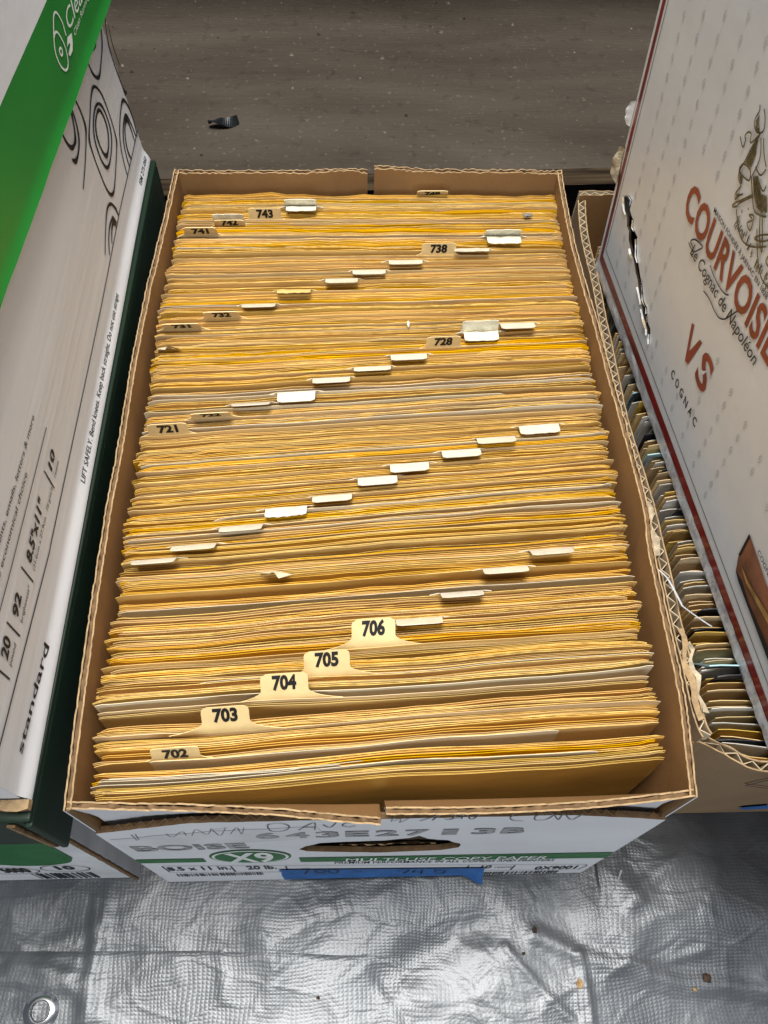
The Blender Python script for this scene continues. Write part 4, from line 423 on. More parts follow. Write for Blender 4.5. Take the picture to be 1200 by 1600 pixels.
# ------------------------------------------------------------ corrugated board
def resample(P, step):
    P = [Vector(p) for p in P]; P = catmull(P, 8); L = [0]
    for a, b in zip(P, P[1:]): L.append(L[-1] + (b - a).length)
    n = max(2, int(L[-1] / step)); out = []; k = 0
    for i in range(n + 1):
        d = L[-1] * i / n
        while k < len(L) - 2 and L[k + 1] < d: k += 1
        t = (d - L[k]) / max(1e-9, L[k + 1] - L[k]); out.append(P[k].lerp(P[k + 1], t))
    return out, L[-1]
def normals2(P):
    out = []
    for i in range(len(P)):
        t = P[min(i + 1, len(P) - 1)] - P[max(i - 1, 0)]; t.normalize(); out.append(Vector((t.y, -t.x)))
    return out
def corrugated(mb, top, bot, z0, z1, th, pitch=0.007, step=0.003, mo=0, mi=1, mf=2, me=3, rough=0.0006, seed=1, deep=0.03, liner=0.0006, zm=None, fdrop=0.0006, fill=False):
    """two liners with a zigzag sheet between them. top/bot: 2D paths of the OUTER face; the inner face lies to the left of travel.
    z0, z1: numbers or functions of the 0..1 position"""
    Tp, L = resample(top, step); n = len(Tp)
    Bp_, _ = resample(bot, step); Bp = [Bp_[min(len(Bp_) - 1, int(round(i / (n - 1) * (len(Bp_) - 1))))] for i in range(n)]
    Nt = normals2(Tp); Nb = normals2(Bp)
    fz0 = z0 if callable(z0) else (lambda t: z0); fz1 = z1 if callable(z1) else (lambda t: z1)
    rr = random.Random(seed)
    def sheet(off0, off1, m, mtop, jag, drop, min_=None):
        min_ = m if min_ is None else min_
        rings = []
        for i in range(n):
            t = i / (n - 1); zt = fz1(t) - drop + rr.uniform(-jag, jag); zb = fz0(t)
            a = Tp[i] - Nt[i] * off0; b = Tp[i] - Nt[i] * off1; c = Bp[i] - Nb[i] * off1; d = Bp[i] - Nb[i] * off0
            if zm is None: rings.append([V(d.x, d.y, zb), V(a.x, a.y, zt), V(b.x, b.y, zt), V(c.x, c.y, zb)])
            else:
                e, f = d.lerp(a, 0.22), c.lerp(b, 0.22)
                rings.append([V(d.x, d.y, zb), V(d.x, d.y, zm), V(e.x, e.y, zm + 0.012), V(a.x, a.y, zt), V(b.x, b.y, zt), V(f.x, f.y, zm + 0.012), V(c.x, c.y, zm), V(c.x, c.y, zb)])
        mA = (m, min_) if off0 < th * 0.3 else (min_, m)
        mb.loops(rings, [mA[0], mtop, mA[1], m] if zm is None else [mA[0], mA[0], mA[0], mtop, mA[1], mA[1], mA[1], m])
    sheet(0, liner, mo, me, rough, 0, mf)
    sheet(th - liner, th, mi, me, rough, 0.0002, mf)
    if fill:
        sheet(liner + 0.0001, th - liner - 0.0001, mf, mf, rough * 1.6, fdrop); return
    # zigzag
    k = max(2, int(L / (pitch / 2))); rings = []
    for i in range(k + 1):
        t = i / k; f = t * (n - 1); j = min(n - 2, int(f)); w = f - j
        p = Tp[j].lerp(Tp[j + 1], w); q = Nt[j]; pb = Bp[j].lerp(Bp[j + 1], w)
        off = (liner + 0.0002) if i % 2 else (th - liner - 0.0002)
        tt = 0.00035
        zt = fz1(t) - fdrop + rr.uniform(-rough, rough) * 0.5; zb = max(fz0(t), zt - deep)
        if zm is not None: zb = zt - 0.010
        fr_ = (zt - zb) / max(1e-6, fz1(t) - (zm if zm is not None else fz0(t)))
        lo = p.lerp(pb, fr_)
        d = (Tp[j + 1] - Tp[j]).normalized() * tt
        a = p - q * off; b = lo - q * off
        rings.append([V(b.x - d.x, b.y - d.y, zb), V(a.x - d.x, a.y - d.y, zt), V(a.x + d.x, a.y + d.y, zt), V(b.x + d.x, b.y + d.y, zb)])
    mb.loops(rings, mf)
# ============================================================ ground, tarp, board
floor = MB(); floor.grid(8, 8, lambda u, v: V(lerp(-3, 3, u), lerp(-3, 4, v), -0.016))
tag(link('floor', floor, M['floor']), kind='structure')

def seg_dist(p, a, b):
    ab = b - a; t = max(0, min(1, (p - a).dot(ab) / ab.length_squared)); return (p - (a + ab * t)).length
CRE = [([Vector(p) for p in pts], h * 0.42, w * 1.15, (min(p[0] for p in pts) - 4 * w, max(p[0] for p in pts) + 4 * w, min(p[1] for p in pts) - 4 * w, max(p[1] for p in pts) + 4 * w)) for pts, h, w in DATA['creases']]
def tarp_z(x, y):
    k = smooth(0.004, -0.03, y)
    if x > 0.30: k = smooth(0.036, 0.0, y)
    z = 0.0
    p = Vector((x, y))
    for pts, h, w, bx in CRE:
        if not (bx[0] < x < bx[1] and bx[2] < y < bx[3]): continue
        d = min(seg_dist(p, a, b) for a, b in zip(pts, pts[1:]))
        if d < 4 * w: z += h * math.exp(-(d / w) ** 2 * 1.2)
    q = Vector((x * 9, y * 9, 0.3))
    z += 0.0026 * (noise.noise(q) + 0.15) + 0.0006 * noise.noise(q * 3.1) + 0.00025 * noise.noise(Vector((x * 70, y * 70, 2.0)))
    r_ = 1 - abs(noise.noise(Vector((x * 13, y * 17, 4.0)))) * 2
    z += 0.0016 * max(0, r_ - 0.45)
    return z * k - 0.0012
def tarp_pt(u, v):
    # finer rows where the picture shows the sheet
    x = lerp(-0.62, -0.16, u / 0.12) if u < 0.12 else (lerp(-0.16, 0.48, (u - 0.12) / 0.76) if u < 0.88 else lerp(0.48, 0.95, (u - 0.88) / 0.12))
    y = lerp(-0.34, -0.12, v / 0.2) if v < 0.2 else (lerp(-0.12, 0.045, (v - 0.2) / 0.7) if v < 0.9 else lerp(0.045, 0.62, (v - 0.9) / 0.1))
    return V(x, y, tarp_z(x, y))
mb = MB(); mb.grid(560, 190, tarp_pt)
tarp = link('tarpaulin', mb, M['tarp'], smooth_shade=True)
tag(tarp, 'creased silver woven tarpaulin spread under all the boxes', 'tarp')
# welded hem: a second layer of film, two millimetres of step
mb = MB()
def hem_pt(u, v):
    x = lerp(-0.5, 0.16, u); y0 = interp([(-0.5, -0.036)] + [tuple(p) for p in DATA['seam']], x)
    y = y0 - 0.0006 - v * 0.055 + 0.0006 * n1(x * 30, 3)
    return V(x, y, tarp_z(x, y) + 0.0009 * (1 if v > 0.0 else 0.1))
mb.grid(180, 24, hem_pt); link('hem', mb, M['tarp'], tarp, True)
# eyelet
gx, gy = DATA['grommet']; mb = MB(); rings = []
gz = max(tarp_z(gx + 0.010 * math.cos(a), gy + 0.010 * math.sin(a)) for a in [i * 0.6 for i in range(11)]) + 0.0009
prof = [(0.0056, -0.003), (0.0057, 0.0012), (0.0064, 0.0022), (0.0078, 0.0022), (0.0096, 0.0012), (0.0113, 0.0002), (0.0115, -0.0012), (0.0066, -0.003)]
n = 48
for i in range(n + 1):
    a = 2 * math.pi * i / n
    rings.append([V(gx + r_ * math.cos(a), gy + r_ * math.sin(a), gz + z) for r_, z in prof])
mb.loops(rings, 0, True, False); link('eyelet', mb, M['metal'], tarp, True)
mb = MB()
rg = []
for t in range(13):
    p = Vector(DATA['streak'][0]).lerp(Vector(DATA['streak'][2]), t / 12) + Vector((0.0012 * math.sin(t * 0.35), 0))
    w = 0.0007 * (1 - 0.6 * t / 12)
    rg.append([V(p.x - w, p.y, tarp_z(p.x, p.y) + 0.0006), V(p.x, p.y, tarp_z(p.x, p.y) + 0.0016), V(p.x + w, p.y, tarp_z(p.x, p.y) + 0.0006)])
mb.loops(rg, 0, True, True)
tag(link('tape_strand', mb, M['tape_clear']), 'thin shiny sliver of clear tape lying on the tarp near the open box corner', 'tape sliver')

def lump(name, x, y, z, sx, sy, sz, m, label, cat, seed, group=None):
    mb = MB(); bm = bmesh.new(); bmesh.ops.create_icosphere(bm, subdivisions=2, radius=1)
    for v in bm.verts:
        k = 1 + 0.45 * noise.noise(v.co * 1.6 + Vector((seed * 3.3, 0, 0)))
        v.co = Vector((v.co.x * sx * k, v.co.y * sy * k, v.co.z * sz * k))
    idx = {}
    for v in bm.verts: idx[v.index] = mb.vert((x + v.co.x, y + v.co.y, z + v.co.z))
    for f in bm.faces: mb.face([idx[v.index] for v in f.verts])
    bm.free()
    return tag(link(name, mb, m), label, cat, group)
bits = DATA['bits']
spec_ = [(0.0024, 0.0028, 'debris', 'largest black speck of dirt lying in the tarp crease'),
         (0.0016, 0.0014, 'debris', 'small black speck just below the bigger one on the tarp'),
         (0.0032, 0.0040, 'debris_tan', 'tan flake of cardboard lying flat on the silver tarp'),
         (0.0036, 0.0042, 'debris', 'dark brown crumb lying by the long crease of the tarp'),
         (0.0020, 0.0018, 'debris_tan', 'tiny pale chip on the tarp beside the brown crumb'),
         (0.0016, 0.0014, 'debris', 'lone black dot of dirt on the tarp hem below the blue tape')]
for i, ((x, y), (a, b, m, lab)) in enumerate(zip(bits, spec_)):
    lump('dirt_speck', x, y, tarp_z(x, y) + 0.001, a * 0.75, b * 0.75, 0.0011, M[m], lab, 'dirt', i)

# plywood platform behind the boxes
BZ = 0.10
def board_y(x): return 0.6236 + (x + 0.064) * 0.046
mb = MB()
def btop(u, v):
    x = lerp(-1.4, 1.7, u); y = lerp(board_y(x), 2.2, v); return V(x, y, BZ)
mb.grid(60, 30, btop, 0)
def bfront(u, v):
    x = lerp(-1.4, 1.7, u); return V(x, board_y(x) + 0.0008 * n1(x * 40, 2), lerp(BZ - 0.019, BZ, v))
mb.grid(200, 1, bfront, 1)
mb.grid(1, 1, lambda u, v: V(lerp(-1.4, 1.7, u), lerp(board_y(lerp(-1.4, 1.7, u)), 2.2, v), BZ - 0.019), 1, True)
board = link('plywood_board', mb, [M['board'], M['ply_edge']])
tag(board, 'weathered brown plywood sheet raised behind the boxes', 'plywood')
for k, (x, lab) in enumerate(((-0.35, 'dark timber block under the plywood behind the left boxes'), (0.9, 'dark timber block under the plywood behind the brown carton'))):
    mb = MB(); mb.box(x - 0.05, x + 0.05, 0.80, 2.0, -0.016, BZ - 0.0195)
    tag(link('timber_block', mb, M['kraft_dark']), lab, 'timber')
# unseen board added above the platform to shade its far part
mb = MB(); mb.box(-1.4, 1.7, 0.84, 1.9, 0.42, 0.44)
tag(link('shade_board', mb, M['board']), 'unseen added board above the platform, shading its far part', 'shade board')
# grit scattered on the plywood
mb = MB(); rr = random.Random(5)
for i in range(150):
    x = rr.uniform(-0.3, 0.62); y = rr.uniform(0.66, 1.05); s = rr.choice((0.0006, 0.0008, 0.0011, 0.0017)) * rr.uniform(0.7, 1.5)
    b = len(mb.v); a0 = rr.uniform(0, 6)
    for k in range(5): mb.vert((x + s * math.cos(a0 + k * 1.257) * rr.uniform(0.7, 1.4), y + s * math.sin(a0 + k * 1.257), BZ + 0.0001))
    mb.vert((x, y, BZ + s * 1.1)); m_ = 0 if rr.random() < 0.6 else 1
    for k in range(5): mb.face((b + k, b + (k + 1) % 5, b + 5), m_)
tag(link('grit', mb, [M['dust'], M['debris']]), 'fine pale and dark grit strewn over the plywood', 'grit', kind='stuff')
# twisted scrap of black plastic
P = [Vector(p) for p in DATA['board_black']]
mb = MB(); rg = []
for i in range(17):
    t = i / 16; p = P[0].lerp(P[1], t * 2) if t < 0.5 else P[1].lerp(P[2], t * 2 - 1)
    tw = -0.9 + 2.4 * t; w = 0.0075 * (1 - 0.45 * abs(2 * t - 1) ** 2) * (0.55 + 0.9 * abs(t - 0.5)); zc = BZ + 0.0065 + 0.002 * math.sin(t * 6)
    d = V(0.25 * math.sin(t * 4), math.cos(tw), math.sin(tw))
    nrm = V(0, -math.sin(tw), math.cos(tw)) * 0.0007
    c = V(p.x, p.y, zc)
    rg.append([c - d * w - nrm, c + d * w - nrm, c + d * w + nrm, c - d * w + nrm])
mb.loops(rg, 0)
tag(link('plastic_scrap', mb, M['plastic_black']), 'twisted scrap of black plastic lying on the plywood', 'plastic scrap')

# ============================================================ the open copy paper box
W, LB, H = 0.29, 0.4545, 0.2345
TH = 0.0042
open_box = thing('copy_paper_box', 'open white copy paper box packed with manila envelopes', 'box', (W / 2, LB / 2, 0))
rimL = [tuple(p) for p in DATA['rimL']]; rimR = [tuple(p) for p in DATA['rimR']]
BOARD3 = [M['white'], M['kraft'], M['flute'], M['kraft_edge']]
def side_wall(path, bot, seed):
    mb = MB(); corrugated(mb, path, bot, 0.0, lambda t: H + 0.0012 * n1(t * 9, seed) - 0.0008 * max(0, n1(t * 40, seed + 2)), 0.0036, pitch=0.0065, rough=0.0007, seed=seed, liner=0.0008, fdrop=0.0012, fill=True, step=0.0022)
    return link('side_wall', mb, BOARD3, open_box)
side_wall(rimL[::-1], [(0, LB), (0, 0)], 11)
side_wall(rimR, [(W, 0), (W, LB)], 12)
mb = MB(); mb.box(TH, W - TH, TH, LB - TH, 0.0, 0.006); link('bottom_panel', mb, [M['kraft']], open_box)
# end walls: each is two rim flaps either side of a cut
def flap(name, top, bot, z1, seed, parent, rough=0.0008, zm=None):
    mb = MB(); corrugated(mb, top, bot, 0.001, z1, 0.0036, pitch=0.0065, rough=rough, seed=seed, liner=0.0008, fdrop=0.0012, fill=True, zm=zm, step=0.0022)
    return link(name, mb, BOARD3, parent)
sl = 0.1445
flap('rim_flap', [(0.0005, 0.0008), (0.05, -0.0012), (0.09, -0.0032), (0.12, -0.0062), (sl - 0.0012, -0.0084)],
     [(0.0046, 0.0044), (sl - 0.0012, 0.0044)], lambda t: H - 0.0015 - 0.0035 * smooth(0.25, 1.0, t) + 0.0012 * n1(t * 14, 4), 21, open_box, 0.0011, 0.196)
flap('rim_flap', [(sl + 0.0012, -0.0050), (0.20, -0.0052), (0.25, -0.0030), (W - 0.0005, 0.0006)],
     [(sl + 0.0012, 0.0046), (W - 0.0046, 0.0044)], lambda t: H - 0.001 + 0.002 * smooth(0.3, 0, t) + 0.001 * n1(t * 11, 5), 22, open_box, 0.0007, 0.200)
flap('rim_flap', [(0.1435, LB - 0.0008), (0.09, LB), (0.0005, LB - 0.0005)], [(0.1435, LB - 0.0004), (0.0046, LB - 0.0004)],
     lambda t: H - 0.0005 + 0.003 * smooth(0.35, 0.0, t) * smooth(-0.05, 0.1, t) + 0.0008 * n1(t * 9, 6), 23, open_box)
flap('rim_flap', [(W - 0.0005, LB), (0.22, LB + 0.0006), (0.1485, LB - 0.0004)], [(W - 0.0046, LB - 0.0004), (0.1485, LB - 0.0004)],
     lambda t: H + 0.0035 * smooth(0.55, 1.0, t) + 0.0008 * n1(t * 9, 7), 24, open_box)

# front panel: outer layer with a hand hole, printed
FF = Frame(DATA['FF'], None, 0.0014)
topl = [(x, min(z, 0.203)) for x, z in DATA['F_top']]
topl = [(0.0008, 0.2345 - 0.05)] + [(max(x, 0.006), z + 0.004) for x, z in topl[1:-1]] + [(0.2892, 0.190)]
outer = [(0.0008, 0.0006), (0.2892, 0.0006)] + [p for p in topl[::-1]]
hole = rough_outline(DATA['F_hole'], 0.006, 0.0009, 3)
jag = rough_outline(outer, 0.005, 0.0, 3)
rr = random.Random(4); jag = [(x, z + (rr.uniform(-0.0007, 0.0007) if z > 0.17 else 0)) for x, z in jag]
mb = MB(); panel2d(mb, FF, jag, [hole], 0.0032, 0, 1)
front_panel = link('front_panel', mb, [M['white'], M['flute']], open_box)
# dark sheet behind the hand hole, its colour standing in for shade
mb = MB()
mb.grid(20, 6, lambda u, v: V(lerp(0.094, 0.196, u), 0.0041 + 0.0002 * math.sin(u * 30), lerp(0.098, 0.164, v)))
link('painted_shade', mb, [M['shadow_cavity']], front_panel)
mb = MB(); rr = random.Random(2); rg = []
for i in range(22):
    x = lerp(0.122, 0.178, i / 21); zc = 0.1130 + 0.002 * rr.random()
    rg.append([V(x, 0.0036, zc - 0.004), V(x, 0.0012 + 0.001 * rr.random(), zc + rr.uniform(-0.001, 0.003)), V(x, 0.0022, zc + 0.0005), V(x, 0.0040, zc - 0.004)])
mb.loops(rg, 0); link('torn_ply', mb, [M['kraft_edge']], front_panel)
# corrugated zigzag in the slit and round the hand hole
def zig_strip(mb, fr, pts, depth0, depth1, pitch, w=0.0004):
    P, L = resample(pts, pitch / 2); rg = []
    for i, p in enumerate(P):
        e = -depth0 if i % 2 else -depth1
        rg.append([fr.p(p.x, p.y - 0.0012, e - w), fr.p(p.x, p.y + 0.0003, e - w), fr.p(p.x, p.y + 0.0003, e + w), fr.p(p.x, p.y - 0.0012, e + w)])
    mb.loops(rg, 0)
link('torn_edge', (lambda m_: (zig_strip(m_, FF, [p for p in topl], 0.0004, 0.0030, 0.007), m_)[1])(MB()), [M['flute']], front_panel)
# print
def ellipse(cx, cz, rx, rz, n=56): return [(cx + rx * math.cos(2 * math.pi * i / n), cz + rz * math.sin(2 * math.pi * i / n)) for i in range(n)]
x0, x1, z0, z1 = DATA['F_oval']; ocx, ocz, orx, orz = (x0 + x1) / 2, (z0 + z1) / 2, (x1 - x0) / 2, (z1 - z0) / 2
mb = MB()
flat_poly(mb, FF, [(0.0012, 0.0885), (ocx - orx - 0.0045, 0.0880), (ocx - orx - 0.0045, 0.1010), (0.0012, 0.1020)])
flat_poly(mb, FF, [(ocx + orx + 0.004, 0.0800), (0.2888, 0.0690), (0.2888, 0.0905), (ocx + orx + 0.004, 0.0960)])
link('green_band', mb, M['green_band'], front_panel)
mb = MB(); flat_poly(mb, FF, ellipse(ocx, ocz, orx, orz), 0.0004, 0); flat_poly(mb, FF, ellipse(ocx, ocz, orx * 0.94, orz * 0.91), 0.0006, 1)
flat_poly(mb, FF, ellipse(ocx, ocz, orx * 0.87, orz * 0.80), 0.0008, 0)
put_text(mb, FF, 'X9', (0.0548, ocz - 0.0155), (0.0830, ocz - 0.0155), 0.031, 0.03, 0, 0.0010, 1)
link('oval_emblem', mb, [M['green_band'], M['white_ink']], front_panel)
mbs = {'grey': MB(), 'stamp': MB(), 'white': MB(), 'black': MB()}
for s, (a, b, z0, z1), wt, colr in DATA['F_text']:
    if s == 'X9': continue
    off = 0.02 if wt == 'bold' else 0.006
    if s.startswith('MULTI'):
        put_text(mbs[colr], FF, s, (a + 0.001, 0.0812), (b, 0.0738), 0.0115, 0.006, 0, 0.0008); continue
    if s.startswith('PREMIUM'):
        put_text(mbs[colr], FF, s, (a, 0.0692), (b, 0.0602), 0.0072, 0.006, 0, 0.0004); continue
    if s == 'BOISE':
        put_text(mbs[colr], FF, s, (0.0095, 0.1310), (b, 0.1345), 0.016, 0.028); continue
    if s.startswith('643'):
        vs = list(s); n_ = len(vs); wd = (b - a) / (n_ + 0.6)
        for i, ch in enumerate(vs):
            x = a + (b - a) * i / n_ + (0.004 if i > 5 else 0); put_text(mbs[colr], FF, ch, (x, z0 + 0.001), (x + wd * (0.55 if ch == '1' else 0.86), z0 + 0.001), 0.0145, 0.025)
        continue
    put_text(mbs[colr], FF, s, (a, z0 + 0.001), (b, z0 + 0.001), z1 - z0, off)
for k, m in (('grey', 'grey_ink'), ('stamp', 'stamp_ink'), ('white', 'white_ink'), ('black', 'black_ink')):
    link('lettering', mbs[k], M[m], front_panel)
mb = MB()
fl = [(0.011, 0.0735), (0.011, 0.049), (0.0135, 0.0465), (0.276, 0.0175), (0.283, 0.0195), (0.285, 0.037), (0.283, 0.0415), (0.0135, 0.0755), (0.011, 0.0735)]
stroke(mb, FF, fl, 0.0007, curve=False)
for x in (0.0525, 0.0865, 0.2045, 0.2355): stroke(mb, FF, [(x, 0.0475 - (x - .02) * 0.11), (x, 0.0715 - (x - 0.02) * 0.125)], 0.0009, curve=False)
link('printed_frame', mb, M['black_ink'], front_panel); mb = MB()
rr = random.Random(9); x = 0.013
while x < 0.07:
    w = rr.choice((0.0005, 0.0008, 0.0012)); flat_poly(mb, FF, [(x, 0.028 ), (x + w, 0.028), (x + w, 0.0395), (x, 0.0395)]); x += w + rr.choice((0.0006, 0.0009, 0.0013))
x = 0.216
while x < 0.27:
    w = rr.choice((0.0005, 0.0008, 0.0012)); flat_poly(mb, FF, [(x, 0.004), (x + w, 0.004), (x + w, 0.0155), (x, 0.0155)]); x += w + rr.choice((0.0006, 0.0009, 0.0013))
link('barcode', mb, M['black_ink'], front_panel)
mb = MB()
for k, P in enumerate(DATA['F_hand']): stroke(mb, FF, P, 0.0007 if k < 5 or k > 12 else 0.0004)
link('handwriting', mb, M['pencil'], front_panel)
# strip of old clear tape over the faded print
mb = MB(); flat_poly(mb, FF, rough_outline([(0.004, 0.137), (0.118, 0.160), (0.112, 0.192), (0.06, 0.186), (0.004, 0.168)], 0.008, 0.0012, 6), 0.0002)
link('old_tape', mb, M['white_soiled'], front_panel)
# blue masking tape hugging the lower edge and curling off at its end
mb = MB()
def tape_pt(u, v):
    x = lerp(0.0815, 0.2165, u) + 0.0012 * n1(v * 9 + (5 if u > 0.5 else 0), 8) * (1 if u in (0, 1) else 0)
    z = lerp(0.014, 0.0520 - 0.012 * u, v)
    lift = 0.0009 + 0.006 * smooth(0.90, 1.0, u) * smooth(0.8, 0.0, v) + 0.0008 * smooth(0.35, 0.0, v)
    return FF.p(x, z, lift)
mb.grid(40, 10, tape_pt)
tape = link('masking_tape', mb, M['tape_blue'], front_panel)
class TF:  # writing lies on the tape
    def p(s, x, h, e=0): return FF.p(x, h, 0.0010 + e + 0.0008 * smooth(0.35, 0.0, (h - 0.003) / 0.045))
mb = MB()
for P in DATA['F_tape_hand']: stroke(mb, TF(), P, 0.0011, 0.0005)
link('handwriting', mb, M['black_ink'], tape)
# ============================================================ the envelopes and index dividers in the open box
SL = [(0.0146, 0.0517), (0.1121, 0.066), (0.17, 0.085), (0.237, 0.070), (0.255, 0.067), (0.32, 0.038), (0.3927, 0.018), (0.4425, 0.0106)]
XC = 0.145
def slope(yc): return interp(SL, yc)
import bisect
_rb = random.Random(12)
BND = [0.0100, 0.0295, 0.0405, 0.0520, 0.0640, 0.0770, 0.0880, 0.0985, 0.1120, 0.1270]
while BND[-1] < 0.445: BND.append(BND[-1] + _rb.uniform(0.007, 0.021))
BINFO = []
for k in range(len(BND)):
    f = smooth(0.20, 0.08, BND[k])
    BINFO.append(dict(amp=lerp(0.0008, 0.0019, f), gap=lerp(_rb.uniform(0.0, 0.0016), _rb.uniform(0.0008, 0.0020), f), dz=_rb.gauss(0, lerp(0.0008, 0.0016, f)),
                      sag=lerp(0.0014, 0.0032, f) * _rb.uniform(0.4, 1.2), xr=_rb.gauss(0, lerp(0.0008, 0.0022, f)), xl=_rb.gauss(0, 0.0012), skew=_rb.gauss(0, lerp(0.001, 0.004, f))))
def bundle(yc): return max(0, min(len(BND) - 1, bisect.bisect_right(BND, yc) - 1))
def row_y(x, yc):
    s = slope(yc)
    y = yc + s * (x - XC)
    k = bundle(yc); B = BINFO[k]
    y += B['amp'] * noise.noise(Vector((x * 10, k * 5.7, 4.0))) + B['skew'] * 0.25 * (x - XC)
    y += 0.0008 * noise.noise(Vector((x * 9, yc * 34, 1.0))) + 0.0006 * noise.noise(Vector((x * 26, yc * 60, 5.0)))
    return y
def lean_dy(z, yc):   # the sheets lean back at the front of the box
    k = smooth(0.16, 0.0, yc)
    return -(0.2225 - z) * (0.022 * k) + 0.0010 * k * smooth(0.195, 0.223, z)
def left_x(y): return 0.0062 - 0.0035 * math.sin(math.pi * min(1, max(0, y / 0.45))) + 0.0005
def right_x(y): return 0.2838 + 0.0030 * math.sin(math.pi * min(1, max(0, y / 0.45)))
def yc_of(x, y):
    yc = y
    for _ in range(12): yc = y - slope(yc) * (x - XC)
    return yc
PAPER = 0.00024
NX = 30
US = [0, 0.006, 0.014, 0.03] + [0.03 + 0.94 * i / (NX - 7) for i in range(1, NX - 7)] + [0.97, 0.986, 0.994, 1.0]
def sheet_mesh(name, yc, ztop, front_drop, gap, m, seed, x0=None, x1=None, rough=0.0, tilt=0.0, wav=0.0006, single=False):
    """an open envelope: two leaves joined along the bottom (single: one leaf)"""
    mb = MB(); rr = random.Random(seed); rings = []; bk = bundle(yc); BB = BINFO[bk]
    xl = left_x(yc) + BB['xl'] + rr.gauss(0, 0.0013) if x0 is None else x0
    xr = right_x(yc) + BB['xr'] + rr.gauss(0, 0.0015) if x1 is None else x1
    xl = max(xl, 0.0022 if yc < 0.03 or yc > 0.42 else -0.0002); xr = min(xr, 0.2895 if 0.06 < yc < 0.36 else 0.2855)
    endk = rr.uniform(-0.0010, 0.0010); endk2 = rr.uniform(-0.0012, 0.0012); ph = rr.uniform(0, 99)
    wob = rr.uniform(0.0004, 0.0012) if rr.random() < 0.5 else 0.0002
    insert = (not single) and rr.random() < 0.65; ins_dz = rr.uniform(-0.0016, 0.0006)
    if insert: gap = max(gap, 0.00046)
    levels = (0.0075, 0.13, 0.19, 0.212)
    for u in US:
        x = lerp(xl, xr, u)
        zt = ztop + BB['sag'] * noise.noise(Vector((x * 7, bk * 3.3, 8))) + tilt * (u - 0.5) + wav * noise.noise(Vector((x * 22, ph, 0))) + 0.5 * wav * noise.noise(Vector((x * 65, ph, 3)))
        if rough: zt += rough * noise.noise(Vector((x * 240, ph, 7))) + rough * 1.5 * noise.noise(Vector((x * 75, ph, 9)))
        zt -= 0.0016 * smooth(0.012, 0.0, u) + 0.0016 * smooth(0.988, 1.0, u)
        zf = zt - front_drop * (1 - 0.25 * noise.noise(Vector((x * 15, ph, 5))))
        dy = wob * noise.noise(Vector((x * 16, ph, 11))) + endk * smooth(0.04, 0, u) + endk2 * smooth(0.955, 1, u) + 0.00018 * noise.noise(Vector((x * 40, ph, 2)))
        y = row_y(x, yc) + dy
        g = gap * (0.15 + 0.85 * math.sin(math.pi * min(1, max(0, u))) ** 0.4)
        def P(off, z): return V(x, y + off + lean_dy(z, yc), z)
        if single:
            prof = [P(0, z) for z in levels] + [P(0, zt), P(PAPER, zt)] + [P(PAPER, z) for z in levels[::-1]]
        else:
            a = PAPER; b = a + g; c = b + PAPER
            prof = [P(0, z) for z in levels] + [P(0, zf), P(a, zf)] + [P(a, z) for z in levels[:0:-1]] + [P(a + 0.2 * g, 0.009)]
            if insert:
                zi = zt + ins_dz + 0.0006 * noise.noise(Vector((x * 30, ph, 21))); i0 = a + 0.35 * g; i1 = a + 0.65 * g
                prof += [P(i0, z) for z in levels[1:]] + [P(i0, zi), P(i1, zi)] + [P(i1, z) for z in levels[:0:-1]] + [P(i1 + 0.1 * g, 0.009)]
            prof += [P(b, z) for z in levels[1:]] + [P(b, zt), P(c, zt)] + [P(c, z) for z in levels[::-1]]
        rings.append(prof)
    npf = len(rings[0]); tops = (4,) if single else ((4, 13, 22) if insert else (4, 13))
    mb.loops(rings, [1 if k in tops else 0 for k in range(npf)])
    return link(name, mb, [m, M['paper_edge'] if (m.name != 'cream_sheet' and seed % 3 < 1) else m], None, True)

# ---- dividers
DIV = []
for num, kind, x, y, w, ang, err, dv in DATA['dividers']: DIV.append([num, kind, x, yc_of(x, y), w, ang])
for a, b in zip(DIV, DIV[1:]):
    if b[3] < a[3] + 0.0035: b[3] = a[3] + 0.0035
READ = [702, 703, 704, 705, 706, 721, 728, 738, 743]
LABELS = {702: 'divider with tab 702 tilted forward at the front of the open box', 703: 'manila divider with its tab reading 703 standing up',
 704: 'manila divider with its tab reading 704 standing up', 705: 'manila divider with its tab reading 705 standing up',
 706: 'manila divider with its tab reading 706, highest of the readable front tabs',
 721: 'manila divider whose shaded tab reads 721 at the left end', 722: 'divider with thin dark tab edge, next behind the 721 tab',
 728: 'manila divider with its tab reading 728, beside the double cloth tab', 738: 'manila divider with its tab reading 738 standing upright',
 741: 'divider with shaded tab 741, leftmost in the rearmost row', 742: 'divider with torn white flap folded above its 742 tab',
 743: 'manila divider with its tab reading 743, fourth row at the rear left', 748: 'rearmost divider with a dark 748 tab against the back wall',
 729: 'divider with white cloth tab folded double, just right of the 728 tab', 740: 'divider with white cloth tab folded double, up-right of the 738 tab',
 744: 'divider with cream cloth tab folded double, right of the 743 tab',
 731: 'divider with dark folded 731 tab, lowest left of the fourth row', 732: 'divider with dark 732 tab under a white lip, second in the fourth row',
 734: 'divider with torn brown stained tab in the row below the 738 tab'}
ORD = ['first', 'second', 'third', 'fourth', 'fifth', 'sixth', 'seventh', 'eighth', 'ninth', 'tenth']
